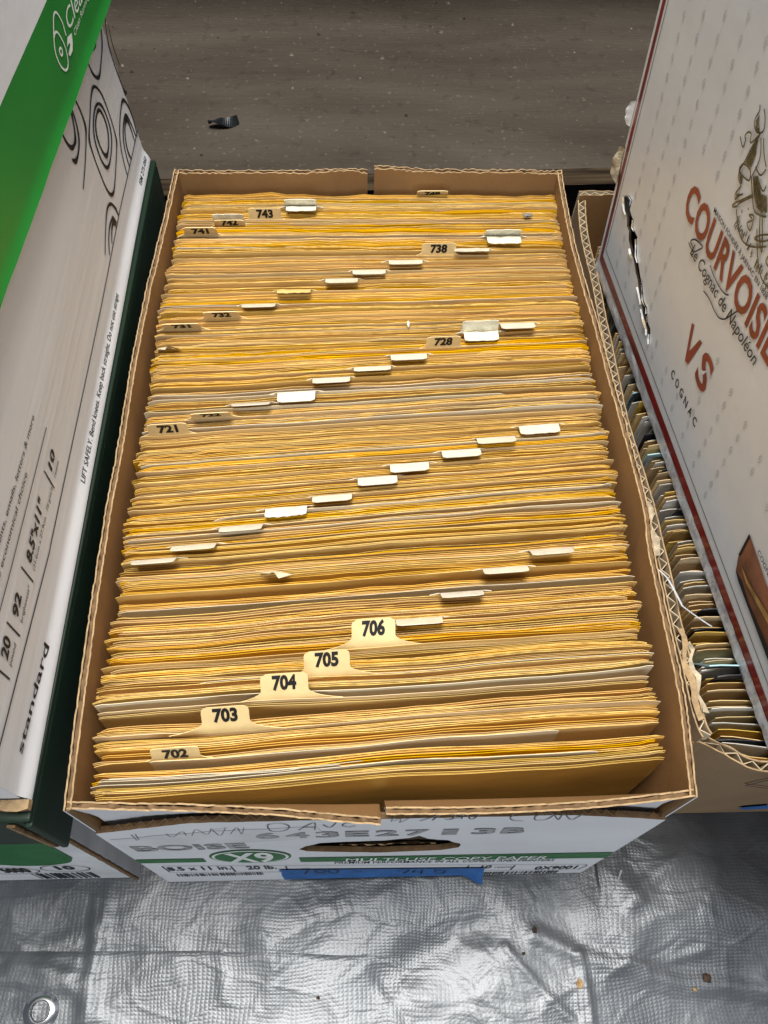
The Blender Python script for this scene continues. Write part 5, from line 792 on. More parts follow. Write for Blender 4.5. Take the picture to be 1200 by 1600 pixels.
def div_label(num):
    if num in LABELS: return LABELS[num]
    if 707 <= num <= 710: return 'divider with bent blank tab, %s step up-right from the 706 tab' % ORD[num - 707]
    if 711 <= num <= 720: return 'divider with white folded tab, %s from the left in the row before tab 721' % ORD[num - 711]
    if 723 <= num <= 727: return 'divider with white folded tab, %s to the right of the 721 tab' % ORD[num - 722]
    if num == 730: return 'divider with white folded tab right of the double cloth tab near 728'
    if num == 739: return 'divider with thin folded white tab between the 738 tab and a double cloth tab'
    return 'divider with folded white tab, %s step in the row climbing to the 738 tab' % ORD[num - 731]

def tab_surface(x, yb, zb, w, length, ang, base_lean, s):
    """point and normal functions of a tab that bends about its base line"""
    N_ = 14; pts = [(0.0, 0.0)]; a_list = []
    for i in range(N_):
        t = (i + 0.5) / N_
        a = base_lean + (math.radians(ang) - base_lean) * smooth(0.0, 0.35, t) * (1 + 0.12 * (t - 0.5))
        a_list.append(a); dl = length / N_
        pts.append((pts[-1][0] - math.sin(a) * dl, pts[-1][1] + math.cos(a) * dl))
    def P(u, t, e=0.0):
        f = min(max(t, 0), 0.9999) * N_; i = int(f); k = f - i
        dy = lerp(pts[i][0], pts[i + 1][0], k); dz = lerp(pts[i][1], pts[i + 1][1], k); a = a_list[i]
        return V(x + u, yb + s * u + dy - math.cos(a) * e, zb + dz - math.sin(a) * e)
    return P
def tab_mesh(P, w, length, flare=0.004, th=0.0004, seed=0, ragged=0.0):
    mb = MB(); rows = 12; cols = 14; rr = random.Random(seed)
    def half(t):
        h = w / 2
        fe = 0.46 if flare > 0.01 else 0.36
        if t < fe: h += flare * (1 - t / fe) ** (1.9 if flare > 0.01 else 2.4)
        r_ = 0.16
        if t > 1 - r_: q = (t - (1 - r_)) / r_; h -= 0.0028 * (1 - math.sqrt(max(0, 1 - q * q)))
        return h
    for side in (0, 1):
        e = 0 if side == 0 else -th
        b = len(mb.v)
        for j in range(rows + 1):
            t = j / rows; h = half(t)
            for i in range(cols + 1):
                u = -1 + 2 * i / cols; tt = t
                if ragged and t > 0.6: tt = t - ragged * (t - 0.6) * (0.5 + 0.5 * noise.noise(Vector((u * 3, seed, 0))))
                cr = (0.0004 * noise.noise(Vector((u * 2.2, t * 2.2, seed * 1.7)))) if ragged else 0
                mb.vert(P(u * h, tt, e + cr))
        for j in range(rows):
            for i in range(cols):
                a = b + j * (cols + 1) + i; q = (a, a + 1, a + cols + 2, a + cols + 1)
                mb.face(q if side == 0 else q[::-1], side)
    n = (rows + 1) * (cols + 1); c1 = cols + 1
    for i in range(cols): mb.face((rows * c1 + i, rows * c1 + i + 1, n + rows * c1 + i + 1, n + rows * c1 + i), 1)
    for j in range(rows):
        for i, o in ((0, 0), (cols, 1)):
            a = j * c1 + i; mb.face((a, a + c1, n + a + c1, n + a) if o == 0 else (a + c1, a, n + a, n + a + c1), 1)
    return mb

rr = random.Random(21)
for num, kind, x, yc, w, ang in DIV:
    ztop = {702: 0.2205, 748: 0.2196, 703: 0.2255, 704: 0.2258, 705: 0.2262, 706: 0.2265}.get(num, 0.2232)
    if num == 724: ztop = 0.2245
    m = M['cream'] if num == 724 else M['divider']
    root = sheet_mesh('index_divider', yc, ztop, 0, 0, m, num, tilt=rr.uniform(-0.001, 0.001), wav=0.0004, single=True)
    tag(root, div_label(num), 'divider', 'numbered index dividers in the open box')
    s = slope(yc); yb = row_y(x, yc) + lean_dy(0.2225, yc) + 0.0003; zb = ztop - 0.0008
    length = 0.0180 if num in (703, 704, 705, 706) else 0.0115
    if length > 0.015: zb = ztop - 0.0016; yb -= 0.0003
    front = kind == 'front'
    bl = math.radians(min(ang, 0) * 0.35)
    P = tab_surface(x, yb, zb, w, length, ang, bl, s)
    if kind == 'sad':
        mb = tab_mesh(P, w, length, 0.002, seed=num, ragged=0.12 if num == 742 else 0.03)
        tb = link('tab', mb, [M['tape_paper'], M['tape_paper']], root, True)
        P2 = tab_surface(x + 0.0006, yb - 0.0006, zb + 0.001, w * 0.94, 0.0115, {729: 82, 740: 84, 744: 72, 742: 66}[num], 0.4, s)
        if num != 742:
            link('folded_flap', tab_mesh(P2, w * 0.93, 0.0115, 0.005, seed=num + 50, ragged=0.05), [M['tape_paper'], M['tape_paper']], root, True)
        else:
            fl = link('folded_flap', tab_mesh(tab_surface(x + 0.0004, yb - 0.0008, zb - 0.001, w, 0.008, 18, 0.2, s), w * 0.98, 0.008, 0.003, seed=8), [M['tab_front'], M['tab_front']], root, True)
    else:
        rag = {714: 0.35, 720: 0.18, 734: 0.5, 739: 0.2}.get(num, 0.0)
        mats = [M['tab_front'], M['tab_front'] if front else M['tab_white']]
        if num == 734: mats = [M['tan'], M['tan']]
        tb = link('tab', tab_mesh(P, w, length, 0.017 if num in (703, 704, 705, 706) else 0.0055, seed=num, ragged=rag), mats, root, True)
    if front or num == 742:
        PP = P if front else tab_surface(x + 0.0004, yb - 0.0008, zb - 0.001, w, 0.008, 18, 0.2, s)
        ln = length if front else 0.0085
        mb = MB(); vs, fs = text_verts(str(num), 0.045)
        x0 = min(v[0] for v in vs); x1 = max(v[0] for v in vs); ww = 0.0118; hh = (0.0078 if num in (703, 704, 705, 706) else 0.0066) / ln
        t0 = 0.50 if num in (703, 704, 705, 706) else 0.30
        for (a, c) in vs: mb.vert(PP(-ww / 2 + (a - x0) / (x1 - x0) * ww, t0 + c / CAP * hh, 0.00025))
        for f in fs: mb.face(f)
        link('number', mb, M['black_ink'], tb if front else fl)

# ---- envelopes between them
def interval(yc):
    lo = None; hi = None
    for num, kind, x, dyc, w, ang in DIV:
        if num in READ:
            if dyc <= yc: lo = num
            elif hi is None: hi = num
    return lo, hi
div_y = sorted(d[3] for d in DIV)
ys = []; rr = random.Random(33)
for k, b0 in enumerate(BND):
    lo_, hi_ = max(b0, 0.0148), (BND[k + 1] if k + 1 < len(BND) else 0.46) - BINFO[k]['gap']
    n_ = max(2, int((hi_ - lo_) / 0.00124)); w_ = [rr.choice((0.45, 0.7, 0.9, 1.1, 1.4, 2.0)) * rr.uniform(0.8, 1.2) for _ in range(n_)]; t_ = sum(w_); y = lo_
    for q in w_:
        if y < 0.4415: ys.append(y)
        y += q / t_ * (hi_ - lo_)
n_white = 0; hb = 0; left = 0
WHITE_AT = [yc_of(0.1, 0.3868), 0.2515 + 0.006, 0.0305 + 0.0, 0.112, 0.331, 0.206, 0.167, 0.067, 0.0205, 0.0575, 0.156, 0.243]
white_done = set()
for i, yc in enumerate(ys):
    if min(abs(yc - d) for d in div_y) < 0.0006: continue
    bk_ = bundle(yc); hb = BINFO[bk_]['dz']; first = i == 0 or bundle(ys[i - 1]) != bk_
    lo, hi = interval(yc)
    where = ('between the %d and %d tabs' % (lo, hi)) if lo and hi else (('in front of the %d tab' % hi) if hi else 'behind the 743 tab')
    zt = 0.2215 + hb + rr.gauss(0, 0.0009) - (0.0015 if yc < 0.035 else 0)
    if yc > 0.425: zt = 0.2225 + rr.gauss(0, 0.0005)
    wi = None
    for k, wy in enumerate(WHITE_AT):
        if k not in white_done and abs(wy - yc) < 0.0012: wi = k
    if wi is not None or rr.random() < 0.012:
        if wi is not None: white_done.add(wi)
        x0 = None; x1 = None
        if rr.random() < 0.4: x0 = 0.012 + rr.uniform(0, 0.05)
        if rr.random() < 0.4: x1 = 0.275 - rr.uniform(0, 0.07)
        o = sheet_mesh('paper_sheet', yc, zt + rr.uniform(0.0012, 0.0028), 0, 0, M['cream'], 900 + i, x0, x1, rough=0.0002, tilt=rr.uniform(-0.0025, 0.0025), wav=0.0012, single=True)
        tag(o, 'loose cream paper sheet filed upright ' + where, 'paper', 'loose sheets in the open copy paper box'); continue
    r_ = rr.random(); pale = smooth(0.14, 0.02, yc)
    if r_ < 0.52 - 0.30 * pale: mk = 'gold'
    elif r_ < 0.74 - 0.2 * pale: mk = 'amber'
    elif r_ < 0.90: mk = 'buff'
    else: mk = 'tan'
    tall = rr.random()
    if first and yc < 0.2: mk = rr.choice(('buff', 'tan', 'buff')); zt -= rr.uniform(0.0005, 0.003)
    if yc < 0.0185: mk = 'tan'  # darker tan on the foremost sheets imitates the shade in the front gap
    if tall < 0.05: zt += rr.uniform(0.001, 0.0024)
    elif tall > 0.88: zt -= rr.uniform(0.001, 0.0028)
    o = sheet_mesh('manila_envelope', yc, zt, rr.uniform(0.0002, 0.0018), rr.uniform(0.00025, 0.00060), M[mk], 100 + i,
                   rough=(rr.uniform(0.0003, 0.0010) if rr.random() < 0.40 else 0.00015), tilt=rr.gauss(0, 0.0011), wav=rr.uniform(0.0005, 0.0024))
    tag(o, 'plain manila envelope filed upright ' + where, 'envelope', 'manila envelopes in the open copy paper box')
for k in range(6):
    yc = 0.0205 + 0.0007 * k
    o = sheet_mesh('paper_sheet', yc, 0.2232 - 0.0012 * k + 0.0008 * (k % 2), 0, 0, M['cream'], 1500 + k, 0.010 + 0.0012 * k, 0.105 + 0.02 * (k % 3), rough=0.0002, tilt=-0.003, wav=0.0016, single=True)
    tag(o, 'loose cream paper sheet filed upright in front of the 702 tab', 'paper', 'loose sheets in the open copy paper box')
for k, ((x, y, z), lab, m) in enumerate(zip(DATA['scraps'], ('torn white paper corner poking up at the left between envelopes', 'torn cream paper lip poking up below the folded tabs',
        'grey fluff caught between envelopes at the back right', 'tiny white paper shred lying on the envelopes left of the 728 tab'), ('cream', 'cream', 'dust', 'white_ink'))):
    if k < 2:
        mb = MB(); w = (0.0085, 0.009)[k]
        def sp(u, v): return V(x + (u - 0.5) * 2 * w * (1 - 0.75 * v), y - 0.002 - 0.004 * v + 0.0012 * math.sin(u * 4), z - 0.003 + 0.0075 * v * (0.5 + u * 0.5 if k == 0 else 1 - 0.5 * u))
        mb.grid(8, 5, sp); mb.grid(8, 5, lambda u, v: sp(u, v) + V(0, 0.0003, 0.0001), 0, True)
        tag(link('paper_scrap', mb, M[m]), lab, 'paper scrap')
    else:
        lump('paper_scrap' if k == 3 else 'fluff', x, y, z + 0.0006, (0.004, 0.0008)[k - 2], (0.0022, 0.0030)[k - 2], 0.0012, M[m], lab, 'paper scrap' if k == 3 else 'fluff', k)
# ============================================================ lower left box with its dark green lid
lowbox = thing('copy_paper_box', 'closed paper box with dark green lid carrying the white box at left', 'box', (-0.16, 0.23, 0))
mb = MB()
bx0, bx1, by0, by1 = -0.302, -0.0205, 0.0022, 0.452
mb.box(bx0, bx1, by0, by1, 0.0, 0.2)
body = link('body', mb, M['white_soiled'], lowbox)
FB = Frame([(-0.3, by0, 0), (1, 0, 0), (0, 0, 1), (0, -1, 0)])
mb = MB()
dr = [(x, z) for x, z in DATA['B_droop']]
dr = catmull([(0.16, 0.078), (0.19, 0.073)] + dr, 5)
flat_poly(mb, FB, [(0.01, 0.155)] + [(0.01, 0.085)] + [(p.x, p.y) for p in dr] + [(0.2615, 0.155)])
mb2 = mb; link('green_print', mb, M['green_band'], body)
mb = MB()
for (x0, x1, z0, z1) in DATA['B_oval']:
    stroke(mb, FB, [(x, max(z, 0.004)) for x, z in ellipse((x0 + x1) / 2, (z0 + z1) / 2 * 0.98, (x1 - x0) / 2, (z1 - z0) / 2, 30)] + [((x0 + x1) / 2 + (x1 - x0) / 2, (z0 + z1) / 2 * 0.98)], 0.0008)
link('printed_oval', mb, M['black_ink'], body); mb = MB()
for s, (x0, x1, z0, z1), *_r in DATA['B_text']: put_text(mb, FB, s, (x0, z0), (x1, z0), z1 - z0, 0.04)
link('lettering', mb, M['black_ink'], body); mb = MB()
x0, x1, z0, z1 = DATA['B_bars']; rr = random.Random(3); x = x0 + 0.02
while x < x1 - 0.004:
    w = rr.choice((0.0008, 0.0012, 0.002)); flat_poly(mb, FB, [(x, 0.005), (x + w, 0.005), (x + w, 0.030), (x, 0.030)]); x += w + rr.choice((0.0009, 0.0014, 0.002))
link('barcode', mb, M['black_ink'], body)
def raw_edge(x, y, z0, z1, seed, parent, w=0.0032, lean=0.0):
    """raw corrugated edge of a glued end panel, running up the corner"""
    mb = MB(); rr = random.Random(seed); n = 40; rg = []
    for i in range(n + 1):
        z = lerp(z0, z1, i / n); j = rr.uniform(-0.0003, 0.0003); xx = x + lean * i / n
        rg.append([V(xx - w + j, y, z), V(xx + j, y, z), V(xx + j, y - 0.0012, z), V(xx - w + j, y - 0.0012, z)])
    mb.loops(rg, 0); k = len(mb.v)
    for i in range(n):
        z = lerp(z0, z1, (i + 0.5) / n); xx = x + lean * i / n
        a, b = (xx - w * 0.85, xx - w * 0.15)
        q = [mb.vert((a if i % 2 else b, y - 0.0015, z - 0.0004)), mb.vert((b if i % 2 else a, y - 0.0015, z + (z1 - z0) / n)), mb.vert((b if i % 2 else a, y - 0.0015, z + (z1 - z0) / n + 0.0006)), mb.vert((a if i % 2 else b, y - 0.0015, z + 0.0004))]
        mb.face(q, 1)
    return link('raw_edge', mb, [M['flute'], M['kraft_edge']], parent)
raw_edge(bx1 - 0.0002, by0 - 0.0002, 0.0, 0.178, 1, body)
lx0, lx1, ly0, ly1 = -0.307, -0.0125, -0.0052, 0.459
mb = MB(); t = 0.004
# lid: open box turned upside down
mb.box(lx0, lx1, ly0, ly1, 0.2345, 0.2385)
mb.box(lx0, lx1 - t - 0.0005, ly0, ly0 + t, 0.181, 0.2343); mb.box(lx0, lx1, ly1 - t, ly1, 0.182, 0.2343)
mb.box(lx1 - t, lx1, ly0 - 0.0018, ly1 - t - 0.0003, 0.180, 0.2343); mb.box(lx0, lx0 + t, ly0 + t + 0.0003, ly1 - t - 0.0003, 0.181, 0.2343)
lid = link('lid', mb, M['green_dark'], lowbox)
bv = lid.modifiers.new('edge', 'BEVEL'); bv.width = 0.0012; bv.segments = 2
raw_edge(lx1 - t - 0.0006, ly0 - 0.0004, 0.182, 0.2335, 2, lid, 0.0036, -0.0035)

# ============================================================ the white box stacked on it
upbox = thing('copy_paper_box', 'closed white paper box with green banded lid stacked on the dark green lid', 'box', (-0.16, 0.23, 0.239))
def bulgeA(s, h): return -0.0030 * smooth(0.0, 0.011, h) + 0.0022 * math.sin(math.pi * min(1, max(0, s / 0.4535))) * smooth(0.0, 0.1, h) + 0.0006 * noise.noise(Vector((s * 7, h * 20, 1)))
FA = Frame(DATA['FA'], bulgeA)
LA = 0.4535; HA = 0.235; WA = 0.288
mb = MB(); mb.grid(70, 60, lambda u, v: FA.p(u * LA, v ** 1.5 * HA), lambda u, v: 1 if v ** 1.5 * HA < 0.0095 else 0)
side = link('side_panel', mb, [M['white_side'], M['white']], upbox, True)
mb = MB()
def fa(s, h, d): return FA.o + FA.a * s + FA.u * h - FA.n * d
def quad(mb, a, b, c, d, m=0): mb.face([mb.vert(p) for p in (a, b, c, d)], m)
e_ = 0.0035
mb.grid(30, 24, lambda u, v: fa(0.0 + 0.0008 * noise.noise(Vector((u * 4, v * 6, 3))), 0.004 + v * (HA - 0.004), WA - (WA - 0.0032) * u), 0)
mb.grid(1, 1, lambda u, v: fa(LA, v * HA, e_ + u * (WA - e_)), 0); mb.grid(1, 1, lambda u, v: fa(LA * (1 - u), v * HA, WA), 0)
mb.grid(1, 1, lambda u, v: fa(u * LA, 0.0002, WA - (WA - 0.003) * v), 0, True)
link('end_panels', mb, M['white'], upbox)
# crumpled raw bottom edge of the front end
mb = MB(); rg = []; rr = random.Random(8)
for i in range(60):
    d = WA * (1 - i / 59.0) + 0.0; c = smooth(0.03, 0.0, d)
    a = fa(-0.0006, 0.0055 + rr.uniform(-0.0006, 0.0006) - 0.001 * c, d - 0.0008); b = fa(-0.0042 - 0.0018 * c * rr.random(), 0.0046 + rr.uniform(-0.0007, 0.0009), d - 0.001)
    f = fa(-0.0040 - 0.002 * c * rr.random(), 0.0012 + rr.uniform(0, 0.0006), d - 0.001); g = fa(-0.0004, 0.0008, d - 0.0008)
    rg.append([a, b, f, g])
mb.loops(rg, [0, 1, 0, 0]); link('crushed_edge', mb, [M['kraft_edge'], M['flute']], upbox)
# print on the side
mb = MB()
for s, (x0, y0, x1, y1, cap), st in DATA['A_text']:
    off = {'bold': 0.034, 'wide': 0.014, 'plain': 0.004}[st]; sh = {'bold': 0.14, 'plain': 0.10, 'wide': 0.04}[st]
    put_text(mb, FA, s, (x0, y0), (x1, y1), cap, off, sh)
link('lettering', mb, M['black_ink'], side)
mb = MB()
for L in DATA['A_lines']: stroke(mb, FA, L, 0.0009, curve=False)
def dense(P, n=24):
    out = []
    for a, b in zip(P, P[1:]): out += [(lerp(a[0], b[0], i / n), lerp(a[1], b[1], i / n)) for i in range(n)]
    return out + [P[-1]]
stroke(mb, FA, dense(DATA['A_thin'] ), 0.0007, curve=False)
tk = DATA['A_thick']; stroke(mb, FA, dense([(0.4535, tk[0][1])] + [(s, h) for s, h in tk] + [(0.004, tk[-1][1])], 10), 0.0010, curve=False)
link('printed_rule', mb, M['black_ink'], side)
mb = MB()
for L in DATA['A_rings']: stroke(mb, FA, L, 0.00125, swell=1.0)
link('ring_pattern', mb, M['black_ink'], side)
# lid
(s1, h1), (s2, h2) = DATA['lid_low']; (g1s, g1h), (g2s, g2h) = DATA['lid_green_top']
def lid_h(s): return h1 + (h2 - h1) * (s - s1) / (s2 - s1)
def green_h(s): return g1h + (g2h - g1h) * (s - g1s) / (g2s - g1s)
HT = 0.246; S0, S1 = -0.008, 0.461
def lid_off(s, h): d = h - lid_h(s); return 0.0014 * smooth(0.005, 0.0, d) - 0.0006 * math.sin(min(1, max(0, d / 0.09)) * 3.14) + 0.0005 * noise.noise(Vector((s * 18, h * 12, 6)))
FL = Frame(DATA['FL'], lid_off)
upl = MB()
def lidpt(u, v):
    s = lerp(S0, S1, u); a = lid_h(s) + 0.0004 * n1(s * 60, 4); g = green_h(s)
    h = lerp(a, g, v / 0.6) if v <= 0.6 else lerp(g, HT, (v - 0.6) / 0.4)
    return FL.p(s, h)
upl.grid(60, 20, lidpt, lambda u, v: 0 if v < 0.595 else 1)
upl.grid(60, 1, lambda u, v: FL.p(lerp(S0, S1, u), lid_h(lerp(S0, S1, u)) + 0.0004 * n1(lerp(S0, S1, u) * 60, 4)) - FL.n * 0.0038 * (1 - v), 2)
lidp = link('lid', upl, [M['green'], M['white'], M['kraft_edge']], upbox, True)
mb = MB(); fl = lambda s, h, d: FL.o + FL.a * s + FL.u * h - FL.n * d
WL = 0.298
mb.grid(1, 1, lambda u, v: fl(lerp(S0, S1, u), HT, v * WL), 1); mb.grid(1, 1, lambda u, v: fl(S0, lerp(lid_h(S0), HT, v), WL * (1 - u)), 0)
mb.grid(1, 1, lambda u, v: fl(S1, lerp(lid_h(S1), HT, v), WL * u), 0); mb.grid(1, 1, lambda u, v: fl(lerp(S1, S0, u), lerp(lid_h(S0), HT, v), WL), 0)
link('lid_panels', mb, [M['green'], M['white']], lidp)
mb = MB()
for i, L in enumerate(DATA['lid_strokes']): stroke(mb, FL, L, 0.0012)
flat_poly(mb, FL, DATA['lid_leaf'])
link('logo', mb, M['white_ink'], lidp); mb = MB()
for s, (x0, y0, x1, y1, cap), st in DATA['lid_text']: put_text(mb, FL, s, (x0, y0), (x1, y1), cap * (0.9 if s == 'Clean' else 0.9), 0.0 if s == 'Clean' else -0.004, 0.2)
link('lettering', mb, M['white_ink'], lidp)

# ============================================================ brown carton full of old cards (right)
HD = 0.2
brown = thing('cardboard_carton', 'open brown cardboard carton of old record cards under the cognac carton', 'carton', (0.48, 0.25, 0))
B4 = [M['kraft_dark'], M['kraft'], M['flute_pale'], M['kraft_edge']]
Dr = [tuple(p) for p in DATA['Drim']]
mb = MB(); corrugated(mb, Dr[::-1], [(0.3065, 0.470), (0.3085, 0.30), (0.3105, 0.10), (0.3125, 0.0385)], 0.0, lambda t: HD + 0.0012 * n1(t * 12, 3), 0.0062, pitch=0.0085, step=0.003, rough=0.0004, seed=31, liner=0.0008)
link('side_wall', mb, B4, brown)
Dfp = [tuple(p) for p in DATA['Dfront']]
fp = [(0.3125, 0.0378)] + Dfp + [(0.40, 0.0165), (0.50, 0.015), (0.62, 0.016)]
mb = MB(); corrugated(mb, fp, [(0.3130, 0.0372), (0.36, 0.0372), (0.45, 0.0372), (0.62, 0.0375)], 0.0, lambda t: HD - 0.012 * smooth(0.055, 0.0, t) + 0.001 * n1(t * 14, 8), 0.0058, pitch=0.010, step=0.003, rough=0.0006, seed=32, liner=0.0008)
Dfront = link('end_wall', mb, B4, brown)
mb = MB(); corrugated(mb, [(0.622, 0.016), (0.624, 0.25), (0.622, 0.472)], [(0.62, 0.0375), (0.62, 0.472)], 0, HD, 0.006, pitch=0.0085, step=0.006, seed=33)
link('side_wall', mb, B4, brown)
mb = MB(); corrugated(mb, [(0.622, 0.4725), (0.46, 0.4745), (0.312, 0.4715)], [(0.622, 0.472), (0.308, 0.472)], 0, lambda t: HD + 0.004 * smooth(0.6, 1.0, t), 0.005, pitch=0.0085, step=0.004, seed=34)
link('end_wall', mb, B4, brown)
mb = MB(); mb.box(0.316, 0.616, 0.043, 0.466, 0.0, 0.006); link('bottom_panel', mb, M['kraft_dark'], brown)
# ripped strip of liner hanging off the rim corner
mb = MB(); rr = random.Random(41)
def rip(path, w, seed, lift):
    mb = MB(); r2 = random.Random(seed)
    rg = []
    for i, (x, y, z) in enumerate(path):
        ww = w * r2.uniform(0.55, 1.2); j = r2.uniform(-0.0007, 0.0007)
        rg.append([V(x - ww, y + j, z), V(x + ww, y - j, z + 0.0008), V(x + ww, y - j, z + 0.0014), V(x - ww, y + j, z + 0.0006)])
    mb.loops(rg, 0); return mb
link('torn_liner', rip([(0.3135 + 0.0012 * math.sin(t * 1.3), 0.098 - t * 0.0052, 0.2005 + 0.0015 * math.sin(t * 0.9)) for t in range(11)], 0.0016, 3, 0), M['kraft_edge'], brown)
link('torn_liner', rip([(0.3170 + 0.0014 * math.sin(t * 1.9), 0.090 - t * 0.0050, 0.1995 + 0.001 * math.sin(t * 1.7)) for t in range(9)], 0.0013, 4, 0), M['paper_torn'], brown)
link('torn_liner', rip([(0.3105 + 0.0012 * math.sin(t * 1.5), 0.182 - t * 0.0055, 0.2008 + 0.001 * math.sin(t * 1.1)) for t in range(8)], 0.0020, 5, 0), M['paper_torn'], brown)
# marker lines on the end wall
def dfront(x, z):
    t = z / HD; top = interp(fp, x); return V(x, lerp(0.0372, top, t) - 0.0009, z)
class DF:
    def p(s, x, h, e=0): return dfront(x + 0.30, max(0.002, h)) + V(0, -e, 0)
mb = MB()
for L in DATA['D_lines']: stroke(mb, DF(), [(x, min(0.19, h)) for x, h in L], 0.0014, curve=False)
link('marker_line', mb, M['black_ink'], Dfront)
mb = MB(); flat_poly(mb, DF(), [(x, max(0.002, h)) for x, h in DATA['D_blue']]); link('blue_label', mb, M['tape_blue'], Dfront)

# cards inside, packed front to back; their left ends step back from the wall
rr = random.Random(55)
y = 0.0275; ci = 0
special = []
cards = []
while y < 0.418:
    cards.append(y); y += rr.choice((0.0019, 0.0023, 0.0027, 0.0034, 0.005)) * rr.uniform(0.85, 1.2)
SPECIAL = {0.213: 'black', 0.182: 'black', 0.1165: 'black', 0.0765: 'black', 0.243: 'blue', 0.087: 'cyan', 0.226: 'cyan', 0.278: 'cyan', 0.343: 'cyan'}
SLAB = {0.213: 'black divider card standing in the brown carton, second from the back of the black ones', 0.182: 'rounded black divider card with pale label beside the plastic strand, brown carton',
        0.1165: 'black divider card right beside the clear plastic strand in the brown carton', 0.0765: 'dark slate divider card just in front of the curled pale blue card',
        0.243: 'white card with royal blue label among the old cards', 0.087: 'pale blue card curled over near the front of the brown carton',
        0.226: 'pale blue card halfway along the brown carton', 0.278: 'pale blue card behind the blue labelled white card', 0.343: 'rearmost pale blue card in the brown carton'}
used = set()
for y in cards:
    kind = None
    for k in SPECIAL:
        if k not in used and abs(k - y) < 0.0035: kind = k; used.add(k); break
    xl = 0.3215 + 0.0035 * smooth(0.30, 0.12, y) + rr.uniform(-0.0018, 0.0028)
    if y > 0.30: xl -= 0.002
    xr = 0.50; zt = min(0.1992, 0.1950 + rr.gauss(0, 0.0034)); th = 0.0004
    mat_ = rr.choice(('card_buff',) * 11 + ('tan',) * 3 + ('card_white',) * 5 + ('card_black',))
    lab = 'old buff record card packed upright in the brown carton'; grp = 'buff record cards in the brown carton'
    if mat_ == 'card_white': lab = 'aged white record card packed upright in the brown carton'; grp = 'white record cards in the brown carton'
    if mat_ == 'card_black': lab = 'plain black card among the buff record cards in the brown carton'; grp = 'black cards among the buff record cards'; zt += 0.002
    lean = rr.uniform(-0.006, 0.002) - 0.010 * smooth(0.2, 0.05, y)
    curl = 0.0; sk = rr.uniform(-0.0014, 0.0014)
    if y < 0.06: sk -= 0.0035 * smooth(0.06, 0.03, y)
    if kind is not None:
        kd = SPECIAL[kind]; lab = SLAB[kind]; grp = None; zt += 0.0026; th = 0.0008
        mat_ = {'black': 'card_black', 'cyan': 'card_cyan', 'blue': 'card_white'}[kd]
        if kd in ('black', 'blue'): xl += 0.004
    mb = MB(); rg = []
    cols = 14
    hump = (0.010 if kind in (0.087,) else (0.0035 if kind is not None else 0.0))
    seed = rr.uniform(0, 99)
    for i in range(cols + 1):
        u = i / cols; x = lerp(xl, 0.375, u * 1.6) if u < 0.625 else lerp(0.375, xr, (u - 0.625) / 0.375)
        zz = zt + 0.0008 * noise.noise(Vector((x * 30, seed, 0))) - 0.002 * smooth(0.03, 0.0, u)
        yy = y + sk * u * 3 + 0.0006 * noise.noise(Vector((x * 25, seed, 3))) + 0.001 * noise.noise(Vector((x * 10, y * 30, 3)))
        prof = []
        ymin = lambda z: 0.0455 - 0.0165 * min(1, z / HD) * smooth(0.31, 0.345, x) - 0.004 * min(1, z / HD)
        for z, k in ((0.0085, -1), (0.10, -0.5), (0.175, -0.1), (zz - 0.004, 0), (zz, 0.0)):
            prof.append(V(x, max(ymin(z), yy + lean * k * 0.5 - hump * smooth(0.180, 0.2, z)), z))
        back = [p + V(0, th, 0) for p in prof[::-1]]
        rg.append(prof + back)
    mb.loops(rg, 0)
    o = link('record_card', mb, M[mat_], None, True); tag(o, lab, 'card', grp)
    if kind == 0.243:
        mb = MB(); mb.grid(6, 1, lambda u, v: V(lerp(0.332, 0.36, u), y - 0.0008, lerp(zt - 0.008, zt - 0.001, v))); mb.grid(6, 1, lambda u, v: V(lerp(0.332, 0.36, u), y - 0.0009 - 0.0035 * v, zt - 0.0005 + 0.0009 * v))
        link('label', mb, M['card_blue'], o)
# slim plastic strand lying across the cards
P = [Vector(p) for p in DATA['strand']]
P = [V(p.x, p.y, 0.2035) for p in P]; pts = []
for i in range(25):
    t = i / 24 * 3; k = min(2, int(t)); pts.append(P[k].lerp(P[k + 1], t - k) + V(0.0012 * math.sin(i * 0.25), 0, 0.0025 * math.sin(i / 24 * 3.1)))
mb = MB(); rg = []
for i, p in enumerate(pts):
    rg.append([p + V(0.0006 * math.cos(a), 0.0002, 0.0006 * math.sin(a)) for a in (0, 1.57, 3.14, 4.71)])
mb.loops(rg, 0); tag(link('plastic_strand', mb, M['tape_clear'], None, True), 'thin clear plastic strand lying across the old cards', 'strand')

# ============================================================ the white cognac carton leaning on top
LC, HC, DC = 0.415, 0.33, 0.30
cognac = thing('cardboard_carton', 'white cognac carton with red lettering and a ragged tear leaning on the cards', 'carton', tuple(Vector(DATA['FC'][0])))
def bulgeC(s, h): return 0.0012 * noise.noise(Vector((s * 9, h * 9, 2))) + 0.0010 * noise.noise(Vector((s * 26, h * 12, 5))) * smooth(0.09, 0.02, h)
FC = Frame(DATA['FC'])
gc = DATA['C_gash']; half_ = len(gc) // 2
def widen(p):
    m_ = interp(sorted([(q[1], q[0]) for q in gc[::2]]), p[1]); return (m_ + (p[0] - m_) * 0.85, p[1])
gash = rough_outline([widen(p) for p in gc], 0.0030, 0.0007, 12)
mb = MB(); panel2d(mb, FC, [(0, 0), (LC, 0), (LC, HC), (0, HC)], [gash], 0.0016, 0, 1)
face = link('printed_panel', mb, [M['white_carton'], M['shadow_cavity']], cognac)  # cut edges and back coloured dark in place of shade in the tear
mb = MB(); fc = lambda s, h, d: FC.o + FC.a * s + FC.u * h - FC.n * d
